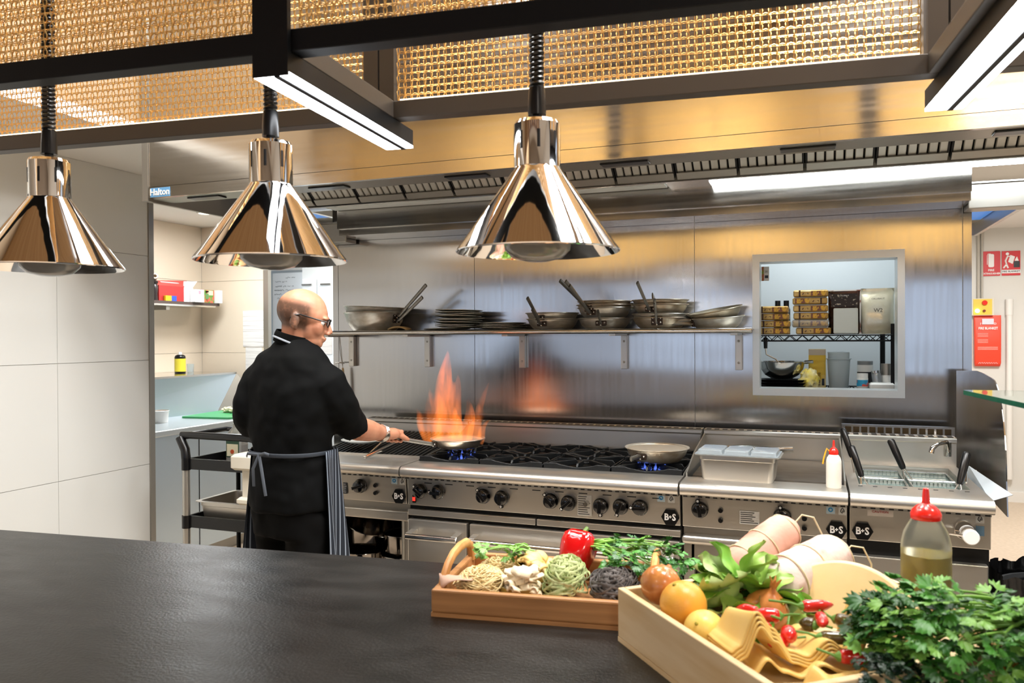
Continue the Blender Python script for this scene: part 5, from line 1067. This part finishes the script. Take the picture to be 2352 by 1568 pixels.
mr = N.new('ShaderNodeMapRange'); mr.inputs[1].default_value = .36; mr.inputs[2].default_value = .66; mr.inputs[3].default_value = 1.5; mr.inputs[4].default_value = 15; L.new(nz.outputs[0], mr.inputs[0])
sp = N.new('ShaderNodeSeparateXYZ'); L.new(tc.outputs['Object'], sp.inputs[0]); rp = N.new('ShaderNodeValToRGB'); mz = N.new('ShaderNodeMath'); mz.operation = 'MULTIPLY'; mz.inputs[1].default_value = 2.3; L.new(sp.outputs[2], mz.inputs[0]); L.new(mz.outputs[0], rp.inputs[0])
rp.color_ramp.elements[0].color = (1, .25, .035, 1); rp.color_ramp.elements[1].color = (1, .15, .03, 1)
em = N.new('ShaderNodeEmission'); L.new(rp.outputs[0], em.inputs[0]); L.new(mr.outputs[0], em.inputs[1]); ou = N.new('ShaderNodeOutputMaterial'); L.new(em.outputs[0], ou.inputs['Volume'])
fo_ = fl.build('pan_flame', fm_); fo_.location = FC; remesh(fo_, .006, 4); tag(fo_, 'tall orange flames leaping from the pan in the cook\'s hand', 'flame')
# ================================================================ food on the counter
CZ = .93
# ---- wooden tray
TA = radians(7.7); ty = thing('wooden_tray', 'brown wooden tray of fresh pasta on the counter', 'tray', (-.698, 1.405, CZ), TA)
TL, TD, TH, TT = .44, .285, .053, .016
MB().box(.0, TL, .0, TD, 0, .008).build('tray_base', WOODT, ty, smooth=0)
MB().box(0, TL, 0, TT, .008, TH).build('front_board', WOODT, ty, smooth=0, bevel=.004); MB().box(0, TL, TD-TT, TD, .008, TH).build('back_board', WOODT, ty, smooth=0, bevel=.004)
MB().box(0, TT, TT, TD-TT, .008, TH).build('end_board', WOODT, ty, smooth=0, bevel=.004); MB().box(TL-TT, TL, TT, TD-TT, .008, TH).build('end_board', WOODT, ty, smooth=0, bevel=.004)
def arch(x):
    pts = [(x, .035, .045), (x, .045, .062), (x, .075, .082), (x, .11, .093), (x, .16, .097), (x, .21, .093), (x, .24, .080), (x, .25, .06), (x, .252, .045)]
    return MB().tube(pts, [.010]*9, 10, flat=.85)
WOODA = mat('handle_wood', 'd9a366', .45, col2='b97e42', nscale=(20, 20, 6))
arch(.012).build('handle', WOODA, ty); arch(TL-.012).build('handle', WOODA, ty)
def TW(x, y, z): return (-.698+x*cos(TA)-y*sin(TA), 1.405+x*sin(TA)+y*cos(TA), CZ+z)
def nest(name, label, loc, rx, ry, rz, n, wr, m, seed, flat=1.0, tilt=0, loops=1.4, base=0):
    rr = random.Random(seed); mb = MB()
    for i in range(n):
        a0 = rr.uniform(0, 6.28); k = rr.uniform(.35, 1.0); zz = rr.random(); cx_, cy_ = rr.uniform(-.28, .28)*rx, rr.uniform(-.28, .28)*ry
        e1_, e2_ = rr.uniform(.45, 1)*k, rr.uniform(.45, 1)*k; th = rr.uniform(0, pi); pts = []; s = 20; L = loops*rr.uniform(.5, 1)
        for j in range(s+1):
            t = a0+2*pi*L*j/s; x = e1_*rx*cos(t); y = e2_*ry*sin(t); X, Y = x*cos(th)-y*sin(th)*rx/ry*.8, x*sin(th)*ry/rx*.8+y*cos(th); X = max(-rx, min(rx, X*.8+cx_)); Y = max(-ry, min(ry, Y*.8+cy_))
            q = max(0, 1-(X/rx)**2*.8-(Y/ry)**2*.8); pts.append((X, Y, base+wr+rz*(q**.6)*(.35+.65*zz)+.004*sin(3*t+i)))
        mb.tube(pts, wr, 5, flat=flat)
    o = mb.build(name, m, smooth=60); o.location = loc; o.rotation_euler = (0, tilt, TA); tag(o, label, 'pasta'); return o
SPG = mat('pasta_yellow', 'ecd6a0', .4, sss=.05); GRN = mat('pasta_green', 'c8cf9c', .45, col2='a8b67a', nscale=(50, 50, 50)); BLK = mat('pasta_black', '6e6864', .5, col2='4c4744', nscale=(60, 60, 60))
nest('spaghetti_nest', 'heap of thin yellow spaghetti in the wooden tray', TW(.080, .085, .010), .066, .072, .066, 300, .0011, SPG, 1, loops=1.2)
nest('spaghetti_nest', 'smaller nest of yellow spaghetti behind the spaghetti heap', TW(.09, .20, .010), .058, .055, .055, 160, .0011, SPG, 5, loops=1.2)
nest('tagliatelle_nest', 'heap of pale green tagliatelle in the wooden tray', TW(.247, .125, .012), .058, .105, .080, 210, .0024, GRN, 2, flat=.4)
nest('tagliatelle_nest', 'heap of dark grey tagliatelle in the wooden tray', TW(.348, .120, .012), .068, .100, .064, 210, .0024, BLK, 3, flat=.4)
# oval brass tins with shells
TIN = mat('brass_tin', 'a8965a', .35, .8)
def tin(label, loc, rx, ry, h, rot, n, seed, kind, fl):
    t = thing('pasta_tin', label, 'tin', loc, rot=rot)
    a = [2*pi*k/36 for k in range(36)]
    MB().loft([[(rx*cos(q), ry*sin(q), 0) for q in a], [(rx*cos(q), ry*sin(q), h) for q in a], [((rx-.0015)*cos(q), (ry-.0015)*sin(q), h) for q in a], [((rx-.0015)*cos(q), (ry-.0015)*sin(q), .002) for q in a]]).build('tin_wall', TIN, t, smooth=40)
    rr = random.Random(seed)
    if kind == 'shell': me = MB().sheet(lambda u, v: (.013*(1-.35*(2*v-1)**2)*cos(pi*(.1+.8*u)), .019*(2*v-1), .013*sin(pi*(.1+.8*u))), 8, 6).mesh('cavatelli', mat('pasta_pale', 'e8d8b8', .45, sss=.05), 60)
    else: me = MB().sheet(lambda u, v: (.014*(2*u-1), .014*(2*v-1), .010*(1-((2*u-1)**2+(2*v-1)**2)*.5)), 6, 6).mesh('orecchiette', mat('pasta_gold', 'e4c078', .45, sss=.05), 60)
    for i in range(n):
        q = rr.uniform(0, 6.28); k = sqrt(rr.random())*.8; lay = i % fl
        o = mk(me.name, me, t, solid=.003); o.location = (rx*k*cos(q), ry*k*sin(q), h-.012+lay*.012-.02*k*k*(lay > 0)); o.rotation_euler = (rr.uniform(-.5, .5), rr.uniform(-.5, .5), rr.uniform(0, 6)); s = rr.uniform(.85, 1.15); o.scale = (s, s, s)
tin('oval brass tin of pale shell pasta at the front of the tray', TW(.165, .075, .009), .043, .036, .040, (0, 0, TA), 34, 4, 'shell', 4)
tin('tilted brass tin of golden ear shaped pasta at the back of the tray', TW(.172, .185, .018), .050, .036, .050, (.25, .22, TA), 26, 6, 'orecchiette', 3)
pp = MB().sheet(lambda u, v: (-.032+.064*u, .0+.035*v, .010*sin(4*u+2*v)+.012*u*(1-v)), 8, 6).build('pink_paper', mat('pink_paper', 'c9a48e', .7), solid=.001); pp.location = TW(.045, .030, .054); pp.rotation_euler = (.5, -.2, TA+.3); tag(pp, 'crumpled pink paper at the handle end of the tray', 'paper')
# red pepper
pr = thing('red_pepper', 'glossy red bell pepper behind the green tagliatelle', 'pepper', TW(.243, .236, .030), rot=(-.35, .45, .6))
mb = MB().lathe([(.0, .010), (.012, .004), (.024, .006), (.034, .022), (.039, .045), (.041, .065), (.038, .082), (.028, .092), (.016, .091), (.006, .086), (0, .085)], 40, wob=lambda a, z: 1+.10*cos(4*a)*(.5+z*6)*.8+.03*sin(3*a)); mb.build('pepper_body', mat('pepper_red', 'c01014', .12, coat=.6, col2='a80c0c', nscale=(12, 12, 12)), pr, smooth=70)
MB().tube([(0, 0, .084), (.002, 0, .096), (.008, .002, .108)], [.009, .005, .005], 8).build('pepper_stem', mat('stem_green', '5a7a2c', .5), pr)
# ---- leaves
def leaf_mesh(name, m, lobes=3, L=.03, ser=3, curl=.25):
    """compound leaf: each leaflet is a toothed fan on a short stalk"""
    mb = MB()
    for k in range(lobes):
        a = (k-(lobes-1)/2)*(1.15 if lobes == 3 else .75); i0 = len(mb.v); mid = k == (lobes-1)//2; ln = L*(1 if mid else .85); b0 = ln*(.42 if mid else .22)
        n = 12; vs_ = [(b0, 0, 0)]
        for j in range(n+1):
            t = -1.05+2.1*j/n; q = ln*.72*(1-.22*abs(t))*(1 if j % 2 else .74); r_ = q
            for f in (.55, 1): vs_.append((b0+f*r_*cos(t), f*r_*sin(t)*1.05, -curl*ln*(f*f)*.5+.16*ln*abs(sin(t))*f+.03*ln*sin(j*1.9+k)*f))
        fs = []
        for j in range(n):
            a0 = 1+2*j; fs += [(0, a0, a0+2), (a0, a0+1, a0+3, a0+2)]
        st = len(vs_); vs_ += [(0, -.0007, 0), (0, .0007, 0), (b0+.002, .0005, .0005), (b0+.002, -.0005, .0005)]; fs.append((st, st+1, st+2, st+3))
        mb.add(vs_, fs).xf(Matrix.Rotation(a, 4, 'Z'), i0)
    return mb.mesh(name, m, 70)
def leafmat(name, c1, c2, tr=.25):
    m = mat(name, c1, .38, col2=c2, nscale=(30, 30, 30), lo=.3, hi=.7); return m
PG1 = leafmat('parsley_green', '4a8a30', '356f24'); PG2 = leafmat('parsley_dark', '2f6426', '1f4c1a'); PG3 = leafmat('parsley_light', '7aa848', '5a9038')
PLM3 = [leaf_mesh('leaf', m, 3, .030, 3, c) for m in (PG1, PG2, PG3) for c in (.2, .5)]
STG = mat('herb_stem', '7fae4a', .4)
def bunch(name, label, cat, c, rad, n, root, seed, meshes, smin=.7, smax=1.25, stems=30, up=.5, stemr=.0016, gr=None):
    t = thing(name, label, cat, c, group=gr); rr = random.Random(seed); sm = MB(); root = Vector(root)-Vector(c); P_ = []
    for i in range(n):
        while True:
            v = Vector((rr.uniform(-1, 1), rr.uniform(-1, 1), rr.uniform(-.6, 1)))
            if .35 < v.length < 1: break
        if rr.random() < .7: v = v.normalized()*rr.uniform(.75, 1)
        p = Vector((v.x*rad[0], v.y*rad[1], v.z*rad[2])); P_.append(p)
        o = mk('leaf', rr.choice(meshes), t); o.location = p
        d = (p-root*.25).normalized(); yaw = atan2(d.y, d.x)+rr.uniform(-.9, .9)
        o.rotation_euler = (rr.uniform(-.7, .7), rr.uniform(-.5, .7)-d.z*up, yaw); s = rr.uniform(smin, smax); o.scale = (s, s, s)
    for p in rr.sample(P_, min(stems, n)):
        mid = (p+root)*.5+Vector((rr.uniform(-.02, .02), rr.uniform(-.02, .02), rr.uniform(.005, .035)))
        q = [root+Vector((rr.uniform(-.012, .012), rr.uniform(-.012, .012), rr.uniform(-.008, .008)))]
        for k in range(1, 7): u = k/6; q.append(q[0]*(1-u)**2+mid*2*u*(1-u)+p*u*u)
        MB().tube(q, [stemr*(1.5-.8*k/6) for k in range(7)], 6).build('stem', STG, t)
    return t
bunch('parsley_bunch', 'bunch of flat parsley lying on the dark tagliatelle', 'herb', TW(.400, .205, .085), (.095, .060, .038), 70, TW(.265, .262, .085), 21, PLM3, .7, 1.1, 22)
bunch('parsley_sprig', 'small light parsley sprig on the spaghetti', 'herb', TW(.095, .185, .085), (.055, .030, .016), 14, TW(.165, .19, .088), 22, [PLM3[4], PLM3[5]], .7, 1.0, 8)
# ---- wooden crate
KA = radians(39.7); kr = thing('wooden_crate', 'pale wooden crate of vegetables in front of the tray', 'crate', (-.325, 1.407, CZ), KA)
KW, KL, KH, KT = .50, .45, .096, .013
MB().box(0, KW, -KL, 0, 0, .008).build('crate_base', WOODC, kr, smooth=0)
MB().box(0, KT, -KL, 0, .008, KH).build('side_board', WOODC, kr, smooth=0, bevel=.002); MB().box(KW-KT, KW, -KL, 0, .008, KH).build('side_board', WOODC, kr, smooth=0, bevel=.002)
MB().box(KT, KW-KT, -KT, 0, .008, KH).build('end_board', WOODC, kr, smooth=0, bevel=.002); MB().box(KT, KW-KT, -KL, -KL+KT, .008, KH).build('end_board', WOODC, kr, smooth=0, bevel=.002)
MB().sheet(lambda u, v: (KT+.004+(KW-2*KT-.008)*u, -KL+KT+.004+(KL-2*KT-.008)*v, .048+.006*sin(9*u)*cos(7*v)), 20, 20).build('packing_paper', mat('packing_paper', 'c9b48c', .8), kr, solid=.002)
def KWd(x, y, z): return (-.325+x*cos(KA)-y*sin(KA), 1.407+x*sin(KA)+y*cos(KA), CZ+z)
ON = mat('onion_skin', 'd08a4a', .25, col2='b56a30', nscale=(60, 60, 4), lo=.3, hi=.7, coat=.3)
def onion(label, loc, r, rot, tuft=True):
    t = thing('onion', label, 'onion', loc, rot=rot)
    MB().lathe([(0, -r*.92), (r*.25, -r*.9), (r*.7, -r*.65), (r*.97, -r*.2), (r, .05*r), (r*.9, r*.42), (r*.62, r*.75), (r*.32, r*.95), (r*.16, r*1.08), (r*.12, r*1.2), (0, r*1.22)], 40).build('onion_bulb', ON, t, smooth=70)
    if tuft:
        for a in range(4): MB().tube([(0, 0, r*1.1), (r*.12*cos(a*1.6), r*.12*sin(a*1.6), r*1.4), (r*.25*cos(a*1.6), r*.25*sin(a*1.6), r*1.65)], [r*.12, r*.08, .0008], 6, flat=.5).build('dry_tuft', mat('onion_tuft', 'c98a48', .6), t)
onion('brown onion in the crate corner beside the tray', KWd(.056, -.056, .110), .037, (-.9, .35, 0), False)
onion('brown onion with a dry tuft behind the red chillies', KWd(.185, -.178, .088), .038, (.1, .25, 0))
def citrus(name, label, loc, r, m, rot=(0, 0, 0), el=1.0, cat='fruit'):
    t = thing(name, label, cat, loc, rot=rot); mb = MB().ell((0, 0, 0), (r, r, r*el), nu=36, nv=20); mb.build('fruit_body', m, t, smooth=80)
    MB().lathe([(0, -.001), (r*.10, -.0005), (r*.06, .0025), (0, .003)], 10, c=(0, 0, r*el)).build('stem_end', mat('citrus_stem', 'a89a3a', .6), t)
    return t
citrus('orange', 'smooth yellow orange fruit between the brown onion and the lemon', KWd(.056, -.130, .100), .039, mat('orange_peel', 'efb04a', .32, col2='eba53c', nscale=(20, 20, 20), bump=.08, bscale=(500, 500, 500)), (.3, -.35, 0))
citrus('lemon', 'pale yellow lemon under the edge of the pasta sheets', KWd(.055, -.196, .078), .033, mat('lemon_peel', 'f2cf6a', .32, bump=.08, bscale=(500, 500, 500)), (.9, -.4, 0), 1.15)
citrus('orange', 'small orange half hidden under the big parsley bunch', KWd(.40, -.47, .06), .036, mat('orange_peel2', 'e8912a', .35, bump=.08, bscale=(500, 500, 500)))
# salamis
SLM = mat('salami_skin', 'c9b5aa', .7, col2='9a6a5a', nscale=(22, 22, 22), lo=.5, hi=.72, bump=.25, bscale=(45, 45, 45)); STRG = mat('string', 'd8c8a4', .8)
def salami(label, a, b, r, seed, col=SLM):
    a, b = Vector(a), Vector(b); d = b-a; t = thing('salami', label, 'salami', a); n = 16; pts = []; rs = []
    rr = random.Random(seed)
    for i in range(n+1):
        u = i/n; pts.append(d*u+Vector((0, 0, .006*sin(pi*u)))); rs.append(max(.004, r*(min(1, (u*6)**.5) if u < .166 else (1 if u < .8 else (max(0, 1-((u-.8)/.2)**2*.82))))*(1+.05*sin(5*u+seed))))
    mb = MB().tube(pts, rs, 26); mb.v = [tuple(Vector(v)+Vector(v).normalized()*.004*noise.noise(Vector(v)*30)) for v in mb.v]; mb.build('sausage', col, t, smooth=70)
    q = d.normalized(); A_ = aim(q)
    for u in (.35, .62, .88):
        i = int(u*n); MB().tube([pts[i]+A_@Vector((rs[i]*1.03*cos(2*pi*k/24), rs[i]*1.03*sin(2*pi*k/24), 0)) for k in range(24)], .0014, 5, closed=True).build('string_ring', STRG, t)
    e = pts[-1]; MB().tube([e, e+q*.006+Vector((.01, 0, .014)), e+Vector((.035, .01, .012)), e+Vector((.05, .015, -.02)), e+Vector((.048, .012, -.05))], .0016, 6).build('string_loop', STRG, t)
salami('pinkish salami with a string loop rising above the lettuce', KWd(.20, -.03, .085), KWd(.385, .0, .180), .038, 1, mat('salami_pink', 'c99a86', .65, col2='ad735e', nscale=(16, 16, 16), lo=.45, hi=.7, bump=.15, bscale=(40, 40, 40)))
salami('thick white moulded salami beside the cheese', KWd(.22, -.110, .085), KWd(.455, -.055, .128), .048, 2)
# cheese
cn = Vector((-.42, -.80, .43)).normalized(); cu = Vector((0, 0, 1)); cu = (cu-cn*cu.dot(cn)).normalized(); cr_ = cu.cross(cn)
ch = thing('cheese_wheel', 'large pale round cheese standing in the crate', 'cheese', (.040, 1.440, .950))
poly = [(.150*cos(a), .150*sin(a)) for a in [radians(2+176*i/40) for i in range(41)]]
def chp(p, k): return cr_*p[0]+cu*p[1]+cn*k
n_ = len(poly); mb = MB().add([chp(p, .004) for p in poly]+[chp((p[0]*1.0, p[1]*1.0), -.05) for p in poly], [tuple(range(n_)), tuple(range(2*n_-1, n_-1, -1))]+[(i, i+n_, (i+1) % n_+n_, (i+1) % n_) for i in range(n_)])
mb.build('cheese_body', mat('cheese_paste', 'f0cf9c', .38, col2='ecc78e', nscale=(10, 10, 10), sss=.08, bump=.03, bscale=(60, 60, 60)), ch, smooth=40, bevel=.006, seg=3)
# lettuce leaves
LTM = leafmat('lettuce_light', 'a4c060', '84aa46'); LTM2 = leafmat('lettuce_mid', '8cba4a', '5f9a30'); LTM3 = leafmat('lettuce_pale', 'b8cc88', '9cba68')
def big_leaf(m, L, W_, curl, seed):
    rr = random.Random(seed)
    def f(u, v):
        t = v; w = W_*sin(pi*min(.97, .06+t*.92))**.7; s = 2*u-1
        return (L*t, s*w, L*(-curl*t*t)+.35*W_*s*s*(.5+.5*t)+.005*sin(8*t+3*s+seed)*abs(s)+.002*sin(12*t+seed))
    return MB().sheet(f, 10, 14).mesh('leaf', m, 80)
LM_ = [big_leaf(m, L, w, c, i) for i, (m, L, w, c) in enumerate([(LTM, .080, .032, .35), (LTM2, .070, .030, .7), (LTM3, .072, .034, .25), (LTM, .062, .032, .9), (LTM2, .078, .030, .5)])]
lt = thing('lettuce', 'loose head of light green salad leaves in the crate', 'lettuce', KWd(.190, -.100, .062)); rr = random.Random(31)
for i in range(64):
    a = i*2.399; k = sqrt((i+.5)/64); o = mk('leaf', rr.choice(LM_), lt); o.location = (.068*k*cos(a), .060*k*sin(a), .050*(1-k*k)+rr.uniform(-.004, .008)); o.rotation_euler = (rr.uniform(-.6, .6), -1.15*(1-k)-.15+rr.uniform(-.35, .3), a+rr.uniform(-.5, .5)); s = rr.uniform(.75, 1.05); o.scale = (s, s, s)
for i in range(6): MB().tube([(.02*cos(i), .02*sin(i), -.01), (.03*cos(i)+.01, .03*sin(i)-.02, .01), (.03*cos(i), .03*sin(i)-.06, -.005)], .003, 6).build('leaf_stem', mat('pale_stem', 'b8cc84', .5), lt)
# pasta sheets
PSM = mat('lasagne', 'f2cd7c', .42, col2='edc46c', nscale=(14, 14, 14), sss=.08)
def interp(xs, zs, x):
    for (a, za), (b, zb_) in zip(zip(xs[:-1], zs[:-1]), zip(xs[1:], zs[1:])):
        if x <= b: t = (x-a)/(b-a); t = t*t*(3-2*t); return za+(zb_-za)*t
    return zs[-1]
def psheet(label, loc, xs, zs, depth, drop, rz, skew=0, th=.0035):
    f = lambda u, v: (lambda x: (x+skew*v, -depth*v, interp(xs, zs, x)*(1-.35*v)-drop*v*v))(xs[0]+(xs[-1]-xs[0])*u)
    o = MB().sheet(f, 60, 12).build('pasta_sheet', PSM, smooth=80, solid=th); o.location = loc; o.rotation_euler = (0, 0, rz); tag(o, label, 'pasta', 'fresh pasta sheets'); return o
xs = [-.068, -.054, -.030, -.008, .018, .045, .075, .105, .135]
RZ = radians(20.5)
base = Vector((-.045, 1.224, 1.004))
zs1 = [.010, .020, .070, .046, .012, .004, .028, .008, .004]
for i, lb in enumerate(['topmost wavy pasta sheet holding the red chillies', 'wavy pasta sheet second from the top under the chillies', 'wavy pasta sheet third from the top under the chillies', 'lowest wavy pasta sheet under the chillies']):
    psheet(lb, base+Vector((.002*i, -.001*i, -.0045*i)), xs, [z*(1-.03*i) for z in zs1], -.075+.008*i, -.006, RZ, -.02)
psheet('wide folded pasta sheet drooping in front of the wavy stack', base+Vector((.025, -.012, -.026)), [-.06, -.04, -.015, .01, .04, .07, .10, .14], [.012, .034, .016, .008, .026, .014, .010, .016], -.10, -.004, RZ, .0)
psheet('pasta sheet folded flat at the crate rim beside the parsley', base+Vector((.075, -.025, -.022)), [-.05, -.03, -.005, .03, .06, .10], [.004, .034, .020, .024, .036, .030], .05, .03, RZ+.1, .02)
psheet('upright pasta sheet leaning against the cheese behind the chillies', (.055, 1.335, 1.010), [-.025, -.01, .0, .012, .026], [.0, .035, .055, .030, .004], .06, .0, RZ+.25, .0)
# chillies
CRED = mat('chilli_red', 'd0241c', .18, coat=.5); CDK = mat('chilli_dark', '3c3018', .2, coat=.5, col2='6a5a2c', nscale=(30, 30, 30)); CST = mat('chilli_stem', '5f8a34', .45)
def chilli(label, loc, yaw, L, r, m, stem=.03, pitch=0, bend=.2):
    t = thing('chilli', label, 'chilli', loc, rot=(0, pitch, yaw), group='chillies on the pasta sheets'); n = 9
    pts = [(L*i/n, bend*L*(i/n)**2*.5, 0) for i in range(n+1)]
    MB().tube([(-.001, 0, 0)]+pts, [.003, r*.8]+[r*(1 if i < 5 else 1-.8*((i-5)/4)**1.6) for i in range(1, n+1)], 12).build('pod', m, t, smooth=70)
    MB().tube([(.003, 0, 0), (-.002, 0, 0), (-.008, .0, .001), (-.018, .003, .004), (-stem, .010, .006)], [r*.82, r*.75, .0022, .0018, .002], 8).build('stalk', CST, t)
cl = [('short red chilli on the onion side of the first pile', KWd(.125, -.235, .112), 2.6, .035, .010, CRED), ('plump red chilli on top of the first pile', KWd(.145, -.262, .114), 3.4, .040, .0115, CRED), ('red chilli tip hanging to the front of the first pile', KWd(.115, -.272, .103), 4.4, .038, .0115, CRED), ('round ended red chilli at the front of the first pile', KWd(.140, -.290, .100), 4.9, .030, .012, CRED), ('red chilli leaning on the wave of the first pile', KWd(.098, -.262, .100), 4.0, .040, .010, CRED), ('lowest red chilli of the first pile', KWd(.128, -.300, .090), 3.9, .030, .010, CRED),
      ('long red chilli at the top of the second pile', KWd(.190, -.262, .124), .35, .050, .0095, CRED), ('red chilli pointing down in the second pile', KWd(.200, -.290, .116), 4.9, .040, .0095, CRED), ('dark green brown chilli at the top of the second pile', KWd(.222, -.300, .112), 5.9, .052, .0105, CDK), ('dark chilli lying across the second pile', KWd(.172, -.325, .100), .25, .055, .0095, CDK), ('small black green chilli between the red ones', KWd(.180, -.300, .108), 2.8, .022, .010, CDK), ('red chilli at the front of the second pile by the parsley', KWd(.165, -.372, .090), .25, .048, .0105, CRED), ('short red chilli beside the parsley leaves', KWd(.225, -.335, .104), 5.2, .024, .010, CRED)]
for i, (lb, p, y, L, r, m) in enumerate(cl): chilli(lb, p, y, L, r, m, .03+.02*(i % 3 == 0), bend=.25*(-1)**i)
# big parsley bunch, dark herbs under it
bunch('parsley_bunch', 'big bunch of flat parsley spilling over the crate', 'herb', (.185, 1.250, 1.062), (.125, .085, .064), 230, (.34, 1.33, 1.06), 41, PLM3, .75, 1.35, 55, stemr=.0022)
DK = leafmat('dill_dark', '1f3a24', '12261a'); dm = leaf_mesh('leaf', DK, 5, .016, 5, .5)
bunch('dark_herb', 'clump of dark feathery herbs under the big parsley bunch', 'herb', (.105, 1.165, 1.005), (.055, .045, .050), 120, (.13, 1.22, .98), 43, [dm], .7, 1.3, 20, stemr=.0008)
# oil bottle
squeeze('oil_bottle', 'large squeeze bottle of olive oil with a red nozzle on the counter', (.193, 1.583, CZ), .041, .222, .72, mat('olive_oil', '8f7c1a', .2, trans=.05, col2='847216', nscale=(4, 4, 4)), capk=.054)
